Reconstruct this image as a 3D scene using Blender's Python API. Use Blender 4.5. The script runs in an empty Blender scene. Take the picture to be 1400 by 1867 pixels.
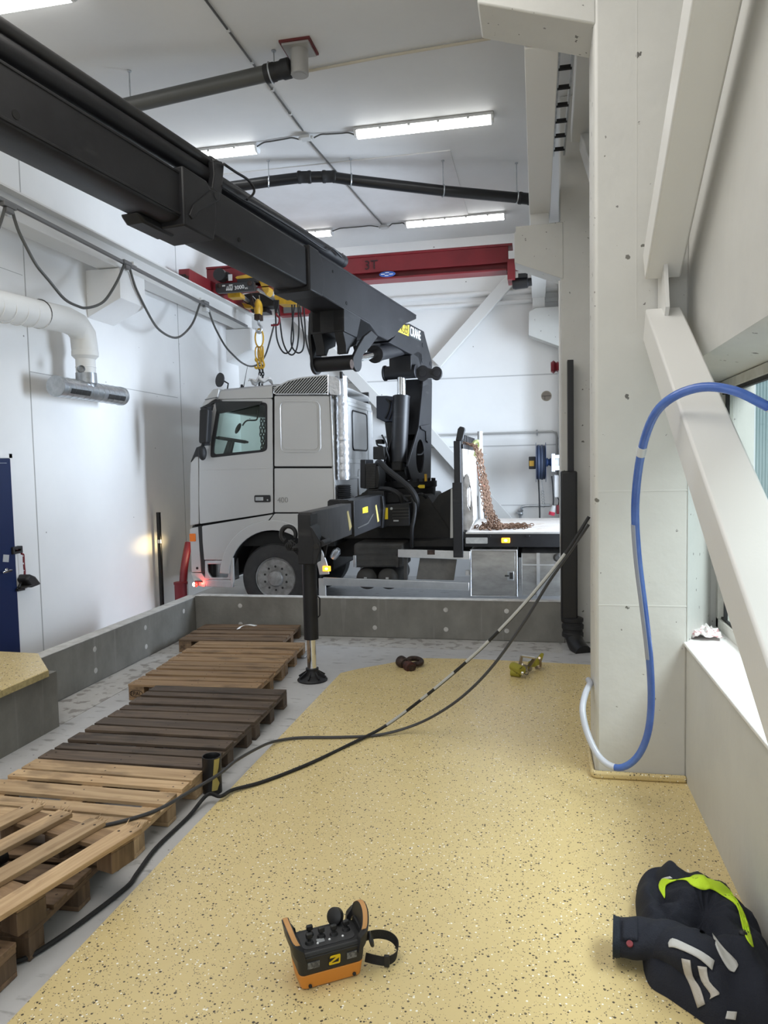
import bpy, bmesh, math, random
from mathutils import Vector, Matrix
random.seed(7)
S = bpy.context.scene
COL = S.collection
V = Vector
# ------------------------------------------------------------------ camera
FPX = 1350.0
EYE = V((0, 0, 2.06))
yaw, pitch, roll = math.radians(11.7), math.radians(-3.7), math.radians(1.17)
FW = V((-math.sin(yaw) * math.cos(pitch), math.cos(yaw) * math.cos(pitch), math.sin(pitch)))
_r0 = V((math.cos(yaw), math.sin(yaw), 0)); _u0 = _r0.cross(FW)
UP = _u0 * math.cos(roll) + _r0 * math.sin(roll)
RT = _r0 * math.cos(roll) - _u0 * math.sin(roll)
cd = bpy.data.cameras.new('camera'); cam = bpy.data.objects.new('camera', cd); COL.objects.link(cam)
cd.sensor_fit = 'HORIZONTAL'; cd.sensor_width = 36.0; cd.lens = FPX / 1400.0 * 36.0
cd.clip_start = 0.05; cd.clip_end = 200
m = Matrix((RT, UP, -FW)).transposed().to_4x4(); m.translation = EYE
cam.matrix_world = m
S.camera = cam
# ------------------------------------------------------------------ world, light, exposure
S.view_settings.view_transform = 'Standard'; S.view_settings.look = 'None'
S.view_settings.gamma = 1.0; S.view_settings.exposure = 0.35
S.view_settings.use_curve_mapping = False
S.cycles.use_denoising = True
S.cycles.max_bounces = 10; S.cycles.diffuse_bounces = 6; S.cycles.transmission_bounces = 8
S.cycles.sample_clamp_indirect = 6.0
w = bpy.data.worlds.new('world'); S.world = w; w.use_nodes = True
bg = w.node_tree.nodes['Background']
bg.inputs[0].default_value = (0.86, 0.93, 1.0, 1); bg.inputs[1].default_value = 0.9
def area(name, loc, rot, sx, sy, power, col):
    l = bpy.data.lights.new(name, 'AREA'); l.shape = 'RECTANGLE'; l.size = sx; l.size_y = sy
    l.energy = power; l.color = col
    o = bpy.data.objects.new(name, l); COL.objects.link(o); o.location = loc; o.rotation_euler = rot
    return o
# daylight through the open vehicle door (right) and the window
o_ = area('daylight_door', (2.4, 10.1, 2.2), (0, math.radians(90), 0), 4.0, 2.8, 430, (0.73, 0.845, 1.0)); o_.data.spread = math.radians(105)
o_ = area('daylight_window', (2.7, 2.8, 4.3), (0, 0, 0), 3.6, 1.5, 235, (0.95, 0.98, 1.0))
o_.rotation_euler = (V((0.6, 2.9, 0.6)) - V(o_.location)).to_track_quat('-Z', 'Y').to_euler()
o_ = area('hall_end_fill', (-1.8, -3.2, 3.2), (0, 0, 0), 5.4, 3.4, 22, (1.0, 0.955, 0.90))  # added warm fill from the unseen hall behind the camera
o_.rotation_euler = (V((-1.8, 5.0, .6)) - V(o_.location)).to_track_quat('-Z', 'Y').to_euler()
area('near_ceiling_fill', (-2.7, 2.9, 5.93), (0, 0, 0), 5.0, 3.8, 165, (1.0, 0.975, 0.93))   # one broad added fill in place of unseen strip light rows overhead

# ------------------------------------------------------------------ pixel helper: a point of the photo on a plane of the place
def ray(px, py): return FW + RT * ((px - 700) / FPX) - UP * ((py - 933.5) / FPX)
def P(px, py, x=None, y=None, z=None):
    d = ray(px, py)
    if x is not None: t = (x - EYE.x) / d.x
    elif y is not None: t = (y - EYE.y) / d.y
    else: t = (z - EYE.z) / d.z
    return EYE + d * t
# ------------------------------------------------------------------ materials
def mat(name, col, rough=0.5, metal=0.0, noise=None, bump=None, coat=0.0, spec=0.5, emit=None, trans=0.0, ior=1.45):
    m = bpy.data.materials.new(name); m.use_nodes = True
    nt = m.node_tree; b = nt.nodes['Principled BSDF']
    b.inputs['Base Color'].default_value = (*col, 1); b.inputs['Roughness'].default_value = rough
    b.inputs['Metallic'].default_value = metal; b.inputs['Coat Weight'].default_value = coat
    b.inputs['Specular IOR Level'].default_value = spec
    b.inputs['Transmission Weight'].default_value = trans; b.inputs['IOR'].default_value = ior
    if emit:
        b.inputs['Emission Color'].default_value = (*emit[0], 1); b.inputs['Emission Strength'].default_value = emit[1]
    tc = nt.nodes.new('ShaderNodeTexCoord')
    if noise:   # (scale vec, colour2, lo, hi, rough2)
        sc, c2, lo, hi = noise[:4]
        mp = nt.nodes.new('ShaderNodeMapping'); mp.inputs['Scale'].default_value = sc if hasattr(sc, '__len__') else (sc,) * 3
        nt.links.new(tc.outputs['Object'], mp.inputs['Vector'])
        n = nt.nodes.new('ShaderNodeTexNoise'); n.inputs['Detail'].default_value = 6; n.inputs['Scale'].default_value = 1.0
        n.inputs['Roughness'].default_value = 0.62
        nt.links.new(mp.outputs[0], n.inputs['Vector'])
        r = nt.nodes.new('ShaderNodeValToRGB'); r.color_ramp.elements[0].position = lo; r.color_ramp.elements[1].position = hi
        r.color_ramp.elements[0].color = (*col, 1); r.color_ramp.elements[1].color = (*c2, 1)
        nt.links.new(n.outputs['Fac'], r.inputs[0]); nt.links.new(r.outputs[0], b.inputs['Base Color'])
    if bump:    # (scale, strength)
        n2 = nt.nodes.new('ShaderNodeTexNoise'); n2.inputs['Scale'].default_value = bump[0]; n2.inputs['Detail'].default_value = 4
        nt.links.new(tc.outputs['Object'], n2.inputs['Vector'])
        bp = nt.nodes.new('ShaderNodeBump'); bp.inputs['Strength'].default_value = bump[1]; bp.inputs['Distance'].default_value = 0.02
        nt.links.new(n2.outputs['Fac'], bp.inputs['Height']); nt.links.new(bp.outputs[0], b.inputs['Normal'])
    return m
def mixin(m, fac_socket, col):
    nt = m.node_tree; b = nt.nodes['Principled BSDF']; inp = b.inputs['Base Color']
    mx = nt.nodes.new('ShaderNodeMix'); mx.data_type = 'RGBA'
    if inp.is_linked:
        src = inp.links[0].from_socket; nt.links.new(src, mx.inputs[6])
    else: mx.inputs[6].default_value = inp.default_value[:]
    mx.inputs[7].default_value = (*col, 1)
    nt.links.new(fac_socket, mx.inputs[0]); nt.links.new(mx.outputs[2], inp)
def spots(m, scale, thresh, col, keep=1.0, seed=0.0, warp=0.0):   # small hard-edged chips / pores: voronoi cells picked by random colour
    nt = m.node_tree; tc = nt.nodes.new('ShaderNodeTexCoord')
    mp = nt.nodes.new('ShaderNodeMapping'); mp.inputs['Location'].default_value = (seed, seed * 1.7, seed * .6)
    nt.links.new(tc.outputs['Object'], mp.inputs['Vector'])
    v = nt.nodes.new('ShaderNodeTexVoronoi'); v.inputs['Scale'].default_value = scale
    src = mp.outputs[0]
    if warp:
        nz = nt.nodes.new('ShaderNodeTexNoise'); nz.inputs['Scale'].default_value = scale * 3.5; nz.inputs['Detail'].default_value = 3
        nt.links.new(src, nz.inputs['Vector']); ad = nt.nodes.new('ShaderNodeVectorMath'); ad.operation = 'MULTIPLY_ADD'
        ad.inputs[1].default_value = (warp,) * 3; nt.links.new(nz.outputs['Color'], ad.inputs[0]); nt.links.new(src, ad.inputs[2]); src = ad.outputs[0]
    nt.links.new(src, v.inputs['Vector'])
    sep = nt.nodes.new('ShaderNodeSeparateColor'); nt.links.new(v.outputs['Color'], sep.inputs[0])
    a = nt.nodes.new('ShaderNodeMath'); a.operation = 'LESS_THAN'; a.inputs[1].default_value = keep
    nt.links.new(sep.outputs[0], a.inputs[0])
    t = nt.nodes.new('ShaderNodeMath'); t.operation = 'MULTIPLY'; t.inputs[1].default_value = thresh
    nt.links.new(sep.outputs[1], t.inputs[0])
    d = nt.nodes.new('ShaderNodeMath'); d.operation = 'LESS_THAN'
    nt.links.new(v.outputs['Distance'], d.inputs[0]); nt.links.new(t.outputs[0], d.inputs[1])
    f = nt.nodes.new('ShaderNodeMath'); f.operation = 'MULTIPLY'
    nt.links.new(a.outputs[0], f.inputs[0]); nt.links.new(d.outputs[0], f.inputs[1])
    mixin(m, f.outputs[0], col)
def stain(m, scale, lo, hi, col, amount=1.0):
    nt = m.node_tree; tc = nt.nodes.new('ShaderNodeTexCoord')
    mp = nt.nodes.new('ShaderNodeMapping'); mp.inputs['Scale'].default_value = scale
    nt.links.new(tc.outputs['Object'], mp.inputs['Vector'])
    n = nt.nodes.new('ShaderNodeTexNoise'); n.inputs['Scale'].default_value = 1; n.inputs['Detail'].default_value = 5
    nt.links.new(mp.outputs[0], n.inputs['Vector'])
    r = nt.nodes.new('ShaderNodeMapRange'); r.inputs[1].default_value = lo; r.inputs[2].default_value = hi; r.inputs[4].default_value = amount
    nt.links.new(n.outputs['Fac'], r.inputs[0]); mixin(m, r.outputs[0], col)

WALL = mat('white_wall_paint', (.80, .80, .79), .55, noise=(1.2, (.76, .76, .755), .35, .7), bump=(9, .06))
spots(WALL, 9, .13, (.32, .31, .30), .05)
CONCW = mat('painted_concrete', (.575, .57, .54), .5, noise=(2.0, (.52, .515, .49), .3, .7), bump=(14, .12))
spots(CONCW, 15, .26, (.13, .125, .115), .05, 0, .035); spots(CONCW, 31, .3, (.20, .19, .18), .06, 3.1, .02); spots(CONCW, 11, .16, (.15, .145, .13), .05, 7.7, .04)
CEIL = mat('ceiling_paint', (.70, .70, .695), .6, noise=(1.5, (.66, .66, .655), .3, .7), bump=(20, .05))
STEELW = mat('white_painted_steel', (.66, .655, .635), .35, bump=(60, .03))
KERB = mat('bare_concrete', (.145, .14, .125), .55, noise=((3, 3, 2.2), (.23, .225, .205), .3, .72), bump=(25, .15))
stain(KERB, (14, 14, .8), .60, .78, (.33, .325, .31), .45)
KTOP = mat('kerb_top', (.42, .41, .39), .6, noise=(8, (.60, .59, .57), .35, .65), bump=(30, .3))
FLOORM = mat('concrete_floor', (.43, .428, .43), .36, noise=(2.2, (.52, .518, .52), .3, .7), bump=(12, .04))
stain(FLOORM, (6, 14, 6), .60, .68, (.17, .165, .16), .6); spots(FLOORM, 30, .2, (.12, .11, .10), .06)
STAINF = mat('marked_concrete_strip', (.44, .43, .415), .45, noise=(4, (.54, .53, .515), .3, .7), bump=(20, .1))
stain(STAINF, (9, 9, 9), .54, .60, (.22, .20, .185), .75)
YEL = mat('yellow_flake_coating', (.66, .525, .262), .27, noise=(1.6, (.61, .485, .24), .3, .7), bump=(45, .03))
spots(YEL, 78, .50, (.085, .07, .05), .20); spots(YEL, 90, .46, (.90, .87, .76), .13, 5.3); spots(YEL, 150, .5, (.22, .18, .11), .30, 2.2)
TERR = mat('worn_yellow_edge', (.50, .41, .20), .5, noise=(30, (.36, .29, .14), .4, .65), bump=(50, .3))
BLUE = mat('blue_door_paint', (.002, .012, .066), .5, spec=.3)
SILVER = mat('silver_truck_paint', (.49, .49, .485), .42, .5, coat=.2, noise=(.8, (.46, .46, .455), .3, .7))
SILV2 = mat('aluminium', (.62, .63, .64), .34, .9, bump=(40, .03), noise=(6, (.5, .51, .52), .3, .7))
STAINL = mat('stainless_sheet', (.42, .415, .40), .38, .9, noise=((3, 3, 8), (.27, .265, .255), .35, .7))
TAPE = mat('silver_tape', (.52, .53, .55), .36, .8, bump=(22, .5))
CHROME = mat('chrome', (.80, .81, .82), .09, 1.0)
ZINC = mat('galvanised_steel', (.50, .52, .54), .33, .85, noise=(14, (.38, .40, .42), .35, .65))
BLACK = mat('black_crane_paint', (.009, .009, .0105), .46, noise=(3, (.016, .016, .018), .35, .7), bump=(70, .03), spec=.4)
stain(BLACK, (2, 2, 9), .62, .75, (.035, .034, .035), .7)
DARK = mat('dark_grime', (.010, .010, .010), .65, noise=(7, (.022, .020, .018), .35, .7))
RUB = mat('black_rubber', (.012, .012, .013), .6, bump=(40, .1))
TYRE = mat('tyre_rubber', (.021, .021, .022), .72, noise=(9, (.035, .034, .033), .4, .7))
RIM = mat('grey_wheel_steel', (.30, .30, .295), .5, .4, noise=(10, (.17, .165, .16), .35, .65))
PIPEG = mat('dark_grey_plastic', (.075, .076, .072), .42)
PIPEB = mat('black_plastic_pipe', (.010, .010, .011), .35)
CREAM = mat('cream_conduit', (.55, .50, .40), .5)
WPLAST = mat('white_plastic', (.78, .79, .80), .4)
GPLAST = mat('light_grey_plastic', (.55, .555, .55), .45)
LENSE = mat('lamp_diffuser_lit', (.9, .95, .95), .4, emit=((.99, 1.0, .985), 5.5))
RED = mat('red_crane_paint', (.22, .018, .024), .42, noise=(2, (.17, .015, .02), .35, .7))
REDP = mat('red_plastic', (.17, .014, .022), .4)
YELP = mat('yellow_machine_paint', (.62, .36, .025), .42, noise=(7, (.40, .23, .03), .4, .7))
YELS = mat('yellow_sticker', (.80, .58, .02), .5)
WHT = mat('white_lettering', (.85, .85, .83), .5)
BLK = mat('black_lettering', (.01, .01, .01), .5)
RUST = mat('rusty_chain_steel', (.085, .042, .026), .75, .2, noise=(30, (.17, .10, .06), .35, .65))
RUSTD = mat('dark_rusty_steel', (.035, .024, .020), .6, .5, noise=(25, (.075, .05, .04), .4, .65))
BLUEH = mat('blue_hose_plastic', (.055, .135, .50), .22, noise=(4, (.11, .22, .62), .35, .65), trans=.25, coat=.3)
BLUEC = mat('pale_worn_hose_plastic', (.50, .53, .60), .28, coat=.3)
WIPED = mat('whitish_grime', (.40, .40, .39), .6)
def thin_glass(name, tint, refl):
    m = bpy.data.materials.new(name); m.use_nodes = True; nt = m.node_tree; nt.nodes.remove(nt.nodes['Principled BSDF'])
    t = nt.nodes.new('ShaderNodeBsdfTransparent'); t.inputs[0].default_value = (*tint, 1)
    g = nt.nodes.new('ShaderNodeBsdfGlossy'); g.inputs['Roughness'].default_value = .02
    lw = nt.nodes.new('ShaderNodeLayerWeight'); pw = nt.nodes.new('ShaderNodeMath'); pw.operation = 'POWER'; pw.inputs[1].default_value = 5
    nt.links.new(lw.outputs['Facing'], pw.inputs[0]); f = nt.nodes.new('ShaderNodeMath'); f.operation = 'MULTIPLY_ADD'; f.inputs[1].default_value = refl; f.inputs[2].default_value = .03
    nt.links.new(pw.outputs[0], f.inputs[0])
    x = nt.nodes.new('ShaderNodeMixShader'); nt.links.new(f.outputs[0], x.inputs[0]); nt.links.new(t.outputs[0], x.inputs[1]); nt.links.new(g.outputs[0], x.inputs[2])
    nt.links.new(x.outputs[0], nt.nodes['Material Output'].inputs[0]); return m
GLASS = thin_glass('clear_glass', (.95, .99, .98), .5)
TINT = thin_glass('cab_glass', (.84, .92, .89), .5)
GROOVE = mat('panel_gap', (.004, .004, .004), .8)
ORANGE = mat('amber_lens', (.62, .14, .01), .25, emit=((1, .28, .01), .05))
ORLIT = mat('amber_lamp_lit', (.9, .3, .02), .3, emit=((1, .36, .02), 2.2))
ORCORE = mat('amber_bulb_lit', (1, .8, .2), .3, emit=((1, .75, .2), 9))
REDLIT = mat('red_lamp_lit', (.8, .02, .02), .3, emit=((1, .03, .02), 3.0))
HEADL = mat('headlamp_lit', (1, .95, .8), .2, emit=((1, .86, .6), 6))
NAVY = mat('navy_workwear_fabric', (.009, .011, .020), .85, bump=(160, .25), noise=(5, (.014, .017, .028), .35, .7))
HIVIS = mat('yellow_hivis_fabric', (.56, .80, .03), .7, bump=(120, .2))
REFLX = mat('silver_reflective_tape', (.52, .52, .51), .45, bump=(50, .2))
ORNG = mat('orange_plastic', (.62, .235, .035), .45)
BLKP = mat('black_moulded_plastic', (.016, .016, .017), .45)
WEBB = mat('black_webbing', (.014, .014, .015), .8, bump=(200, .3))
OLIVE = mat('olive_webbing', (.30, .27, .03), .7, bump=(150, .3))
LIME = mat('faded_lime_webbing', (.55, .62, .28), .8, bump=(90, .3))
CLAD = mat('pale_green_cladding', (.40, .52, .53), .6, noise=(1, (.45, .58, .585), .3, .7))
BEDW = mat('weathered_bed_boards', (.50, .465, .43), .75, noise=((2.5, 30, 8), (.25, .215, .19), .42, .7), bump=(30, .3))
stain(BEDW, (3, 3, 3), .60, .72, (.27, .19, .12), .7)
PAPER = mat('crumpled_white_paper', (.80, .76, .75), .7, bump=(60, .6)); stain(PAPER, (40, 40, 40), .56, .6, (.55, .25, .27), .8)
STRIP = mat('white_plastic_strip', (.82, .82, .81), .5)
BROWNP = mat('grey_brown_guard', (.10, .095, .085), .7, noise=(6, (.15, .14, .125), .35, .7))
SOOT = mat('dusty_black_plastic', (.030, .029, .027), .6, noise=(6, (.055, .052, .048), .35, .7))

def wood(name, base, dark, along):
    m = bpy.data.materials.new(name); m.use_nodes = True; nt = m.node_tree; b = nt.nodes['Principled BSDF']
    b.inputs['Roughness'].default_value = .62
    tc = nt.nodes.new('ShaderNodeTexCoord'); oi = nt.nodes.new('ShaderNodeObjectInfo')
    off = nt.nodes.new('ShaderNodeVectorMath'); off.operation = 'MULTIPLY_ADD'
    off.inputs[1].default_value = (1, 1, 1)
    cx = nt.nodes.new('ShaderNodeCombineXYZ')
    k = nt.nodes.new('ShaderNodeMath'); k.operation = 'MULTIPLY'; k.inputs[1].default_value = 37
    nt.links.new(oi.outputs['Random'], k.inputs[0])
    for i in range(3): nt.links.new(k.outputs[0], cx.inputs[i])
    nt.links.new(tc.outputs['Object'], off.inputs[0]); nt.links.new(cx.outputs[0], off.inputs[2])
    mp = nt.nodes.new('ShaderNodeMapping'); s = [34, 34, 34]; s[along] = 2.2; mp.inputs['Scale'].default_value = s
    nt.links.new(off.outputs[0], mp.inputs['Vector'])
    n = nt.nodes.new('ShaderNodeTexNoise'); n.inputs['Scale'].default_value = 1; n.inputs['Detail'].default_value = 5; n.inputs['Distortion'].default_value = .6
    nt.links.new(mp.outputs[0], n.inputs['Vector'])
    r = nt.nodes.new('ShaderNodeValToRGB'); r.color_ramp.elements[0].position = .32; r.color_ramp.elements[1].position = .68
    r.color_ramp.elements[0].color = (*dark, 1); r.color_ramp.elements[1].color = (*base, 1)
    nt.links.new(n.outputs['Fac'], r.inputs[0])
    mp2 = nt.nodes.new('ShaderNodeMapping'); s = [7, 7, 7]; s[along] = 3; mp2.inputs['Scale'].default_value = s
    nt.links.new(off.outputs[0], mp2.inputs['Vector'])
    n2 = nt.nodes.new('ShaderNodeTexNoise'); n2.inputs['Scale'].default_value = 1; n2.inputs['Detail'].default_value = 4
    nt.links.new(mp2.outputs[0], n2.inputs['Vector'])
    st = nt.nodes.new('ShaderNodeMapRange'); st.inputs[1].default_value = .53; st.inputs[2].default_value = .66; st.inputs[4].default_value = .65
    nt.links.new(n2.outputs['Fac'], st.inputs[0])
    mx = nt.nodes.new('ShaderNodeMix'); mx.data_type = 'RGBA'; mx.inputs[7].default_value = tuple(x * .45 for x in dark) + (1,)
    nt.links.new(st.outputs[0], mx.inputs[0]); nt.links.new(r.outputs[0], mx.inputs[6])
    hs = nt.nodes.new('ShaderNodeHueSaturation')
    mr = nt.nodes.new('ShaderNodeMapRange'); mr.inputs[3].default_value = .68; mr.inputs[4].default_value = 1.25
    nt.links.new(oi.outputs['Random'], mr.inputs[0]); nt.links.new(mr.outputs[0], hs.inputs['Value'])
    nt.links.new(mx.outputs[2], hs.inputs['Color']); nt.links.new(hs.outputs[0], b.inputs['Base Color'])
    bp = nt.nodes.new('ShaderNodeBump'); bp.inputs['Strength'].default_value = .25; bp.inputs['Distance'].default_value = .004
    nt.links.new(n.outputs['Fac'], bp.inputs['Height']); nt.links.new(bp.outputs[0], b.inputs['Normal'])
    return m
WOOD = {}
for k, (b_, d_) in dict(fresh=((.54, .385, .225), (.36, .235, .125)), tan=((.33, .215, .115), (.20, .12, .062)),
                        brown=((.21, .135, .078), (.115, .072, .042)), dark=((.125, .088, .060), (.062, .042, .029))).items():
    WOOD[k] = [wood('pallet_wood_%s_%s' % (k, 'xyz'[a]), b_, d_, a) for a in range(3)]

# ------------------------------------------------------------------ mesh builder
ORG = {}
def catmull(pts, n=8, closed=False):
    pts = [V(p) for p in pts]; out = []; N = len(pts)
    rng = N if closed else N - 1
    for i in range(rng):
        if closed: a, b, c, d = pts[(i - 1) % N], pts[i], pts[(i + 1) % N], pts[(i + 2) % N]
        else: a, b, c, d = pts[max(i - 1, 0)], pts[i], pts[i + 1], pts[min(i + 2, N - 1)]
        for k in range(n):
            t = k / n
            out.append(.5 * ((2 * b) + (c - a) * t + (2 * a - 5 * b + 4 * c - d) * t * t + (3 * b - a - 3 * c + d) * t ** 3))
    if not closed: out.append(pts[-1])
    return out
def rrect(x0, y0, x1, y1, r, n=5):
    pts = []
    for cx, cy, a0 in ((x1 - r, y1 - r, 0), (x0 + r, y1 - r, 90), (x0 + r, y0 + r, 180), (x1 - r, y0 + r, 270)):
        for k in range(n + 1):
            a = math.radians(a0 + 90 * k / n); pts.append((cx + r * math.cos(a), cy + r * math.sin(a)))
    return pts
def roundpoly(pts, r, n=4):
    out = []; N = len(pts)
    for i in range(N):
        p = V(pts[i]); a = V(pts[i - 1]); b = V(pts[(i + 1) % N])
        da = (a - p); db = (b - p); ra = min(r, da.length * .45); rb = min(r, db.length * .45)
        s = p + da.normalized() * ra; e = p + db.normalized() * rb
        for k in range(n + 1):
            t = k / n; out.append(tuple(s * (1 - t) ** 2 + p * 2 * t * (1 - t) + e * t * t))
    return out
class MB:
    def __init__(s): s.bm = bmesh.new(); s.mi = 0
    def face(s, vs):
        try:
            f = s.bm.faces.new(vs); f.material_index = s.mi; return f
        except ValueError: return None
    def bx(s, x0, x1, y0, y1, z0, z1):
        v = [s.bm.verts.new((x, y, z)) for x in (x0, x1) for y in (y0, y1) for z in (z0, z1)]
        for q in ((0, 1, 3, 2), (4, 6, 7, 5), (0, 4, 5, 1), (2, 3, 7, 6), (0, 2, 6, 4), (1, 5, 7, 3)): s.face([v[i] for i in q])
        return s
    def hexa(s, pts):   # 8 points, same order as bx
        v = [s.bm.verts.new(p) for p in pts]
        for q in ((0, 1, 3, 2), (4, 6, 7, 5), (0, 4, 5, 1), (2, 3, 7, 6), (0, 2, 6, 4), (1, 5, 7, 3)): s.face([v[i] for i in q])
        return s
    def bar(s, p0, p1, w, h, upv=(0, 0, 1), w2=None, h2=None):    # rectangular bar from p0 to p1
        p0, p1 = V(p0), V(p1); d = (p1 - p0).normalized(); a = d.cross(V(upv)).normalized(); b = a.cross(d)
        pts = []
        for sa in (-1, 1):
            for (p, ww, hh) in ((p0, w, h), (p1, w2 or w, h2 or h)):
                for sb in (-1, 1): pts.append(p + a * (sa * ww / 2) + b * (sb * hh / 2))
        return s.hexa(pts)
    def loft(s, rings, closed=True, caps=True):
        R = [[s.bm.verts.new(p) for p in r] for r in rings]; n = len(R[0])
        for i in range(len(R) - 1):
            for j in range(n if closed else n - 1):
                s.face((R[i][j], R[i][(j + 1) % n], R[i + 1][(j + 1) % n], R[i + 1][j]))
        if caps and closed: s.face(R[0][::-1]); s.face(R[-1])
        return s
    def cyl(s, p0, p1, r, r2=None, n=20, caps=True):
        p0, p1 = V(p0), V(p1); d = (p1 - p0).normalized()
        a = d.orthogonal().normalized(); b = d.cross(a); r2 = r if r2 is None else r2
        ring = lambda p, rr: [p + (a * math.cos(t) + b * math.sin(t)) * rr for t in [2 * math.pi * k / n for k in range(n)]]
        return s.loft([ring(p0, r), ring(p1, r2)], True, caps)
    def lathe(s, prof, o, ax=(0, 0, 1), n=28):  # prof (radius, height)
        o = V(o); d = V(ax).normalized(); a = d.orthogonal().normalized(); b = d.cross(a)
        return s.loft([[o + d * h + (a * math.cos(t) + b * math.sin(t)) * max(r, 1e-4) for t in [2 * math.pi * k / n for k in range(n)]] for r, h in prof])
    def tube(s, pts, r, n=8, sm=0, closed=False):
        pts = [V(p) for p in pts]
        if sm: pts = catmull(pts, sm, closed)
        N = len(pts); rings = []; a = None
        for i, p in enumerate(pts):
            d = (pts[(i + 1) % N] - pts[i - 1]) if (closed or 0 < i < N - 1) else (pts[1] - pts[0] if i == 0 else pts[-1] - pts[-2])
            d.normalize()
            if a is None: a = d.orthogonal().normalized()
            else: a = (a - d * a.dot(d)); a = a.normalized() if a.length > 1e-6 else d.orthogonal().normalized()
            b = d.cross(a); rr = r[min(i * len(r) // N, len(r) - 1)] if hasattr(r, '__len__') else r
            rings.append([p + (a * math.cos(t) + b * math.sin(t)) * rr for t in [2 * math.pi * k / n for k in range(n)]])
        if closed: rings.append(rings[0]); return s.loft(rings, True, False)
        return s.loft(rings)
    def ribbon(s, pts, wv, th, sm=0):   # flat band along pts, width vector wv (or list), thickness th
        pts = [V(p) for p in pts]
        if sm: pts = catmull(pts, sm)
        N = len(pts); rings = []
        for i, p in enumerate(pts):
            d = pts[min(i + 1, N - 1)] - pts[max(i - 1, 0)]; d.normalize()
            wi = V(wv); nrm = d.cross(wi).normalized() * th / 2
            rings.append([p - wi / 2 - nrm, p + wi / 2 - nrm, p + wi / 2 + nrm, p - wi / 2 + nrm])
        return s.loft(rings)
    def prism(s, outer, holes, fn, d0, d1):
        bm = s.bm; loops = [outer] + list(holes); allA = []; allB = []
        for lp in loops:
            A = [bm.verts.new(fn(u, v, d0)) for u, v in lp]; B = [bm.verts.new(fn(u, v, d1)) for u, v in lp]
            n = len(lp)
            for i in range(n): s.face((A[i], A[(i + 1) % n], B[(i + 1) % n], B[i]))
            allA.append(A); allB.append(B)
        for side in (allA, allB):
            if len(loops) == 1: s.face(side[0]); continue
            es = []
            for L in side:
                for i in range(len(L)):
                    e = bm.edges.get((L[i], L[(i + 1) % len(L)])) or bm.edges.new((L[i], L[(i + 1) % len(L)])); es.append(e)
            g = bmesh.ops.triangle_fill(bm, use_beauty=True, use_dissolve=False, edges=es)
            for f in g['geom']:
                if isinstance(f, bmesh.types.BMFace): f.material_index = s.mi
        return s
    def ell(s, c, rx, ry, rz, nu=20, nv=12, R=None):
        c = V(c); rings = []
        for i in range(nv + 1):
            ph = -math.pi / 2 + math.pi * i / nv
            ring = []
            for k in range(nu):
                t = 2 * math.pi * k / nu; p = V((rx * math.cos(ph) * math.cos(t), ry * math.cos(ph) * math.sin(t), rz * math.sin(ph)))
                if i in (0, nv): p += V((1e-4 * math.cos(t), 1e-4 * math.sin(t), 0))
                ring.append(c + (R @ p if R else p))
            rings.append(ring)
        return s.loft(rings)
    def torus(s, c, ax, R, r, n=24, k=8, sx=1.0, along=None):
        c = V(c); d = V(ax).normalized(); a = V(along).normalized() if along else d.orthogonal().normalized(); b = d.cross(a)
        return s.tube([c + a * R * sx * math.cos(t) + b * R * math.sin(t) for t in [2 * math.pi * i / n for i in range(n)]], r, k, 0, True)
    def text(s, body, origin, ex, ey, size, depth=.002, align='LEFT'):   # flat lettering; ex right, ey up
        cu = bpy.data.curves.new('lettering', 'FONT'); cu.body = body; cu.size = size; cu.extrude = depth; cu.align_x = align
        cu.resolution_u = 3
        o = bpy.data.objects.new('lettering', cu); COL.objects.link(o)
        dg = bpy.context.evaluated_depsgraph_get(); me = bpy.data.meshes.new_from_object(o.evaluated_get(dg))
        ex, ey = V(ex).normalized(), V(ey); ey = (ey - ex * ey.dot(ex)).normalized(); ez = ex.cross(ey)
        M = Matrix((ex, ey, ez)).transposed().to_4x4(); M.translation = V(origin)
        me.transform(M); k0 = len(s.bm.faces); s.bm.from_mesh(me)
        s.bm.faces.ensure_lookup_table()
        for f in s.bm.faces[k0:]: f.material_index = s.mi
        bpy.data.objects.remove(o); bpy.data.meshes.remove(me); bpy.data.curves.remove(cu)
        return s
    def build(s, name, mats, parent=None, bev=0, smooth=35, seg=2, origin=None, sub=0, dec=True):
        me = bpy.data.meshes.new(name); bm = s.bm
        bmesh.ops.recalc_face_normals(bm, faces=bm.faces)
        if parent is not None: org = ORG[parent]
        else:
            vs = [v.co for v in bm.verts]
            org = V(origin) if origin is not None else V(((min(v.x for v in vs) + max(v.x for v in vs)) / 2, (min(v.y for v in vs) + max(v.y for v in vs)) / 2, min(v.z for v in vs)))
        bmesh.ops.translate(bm, verts=bm.verts, vec=-org)
        bm.to_mesh(me); bm.free()
        for mm in (mats if isinstance(mats, (list, tuple)) else [mats]): me.materials.append(mm)
        if smooth:
            for p in me.polygons: p.use_smooth = True
            me.set_sharp_from_angle(angle=math.radians(smooth))
        o = bpy.data.objects.new(name, me); COL.objects.link(o)
        if parent is not None: o.parent = parent
        else: o.location = org
        ORG[o] = org
        if bev:
            b = o.modifiers.new('bevel', 'BEVEL'); b.width = bev; b.segments = seg; b.limit_method = 'ANGLE'; b.angle_limit = math.radians(40)
        if sub:
            b = o.modifiers.new('sub', 'SUBSURF'); b.levels = sub; b.render_levels = sub
        return o
def thing(name, label, cat, loc, group=None):
    o = bpy.data.objects.new(name, None); COL.objects.link(o); o.location = loc; o.empty_display_size = .1
    ORG[o] = V(loc); return tag(o, label, cat, group)
def tag(o, label, cat, group=None):
    o['label'] = label; o['category'] = cat
    if group: o['group'] = group
    return o
def struct(o): o['kind'] = 'structure'; return o
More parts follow.
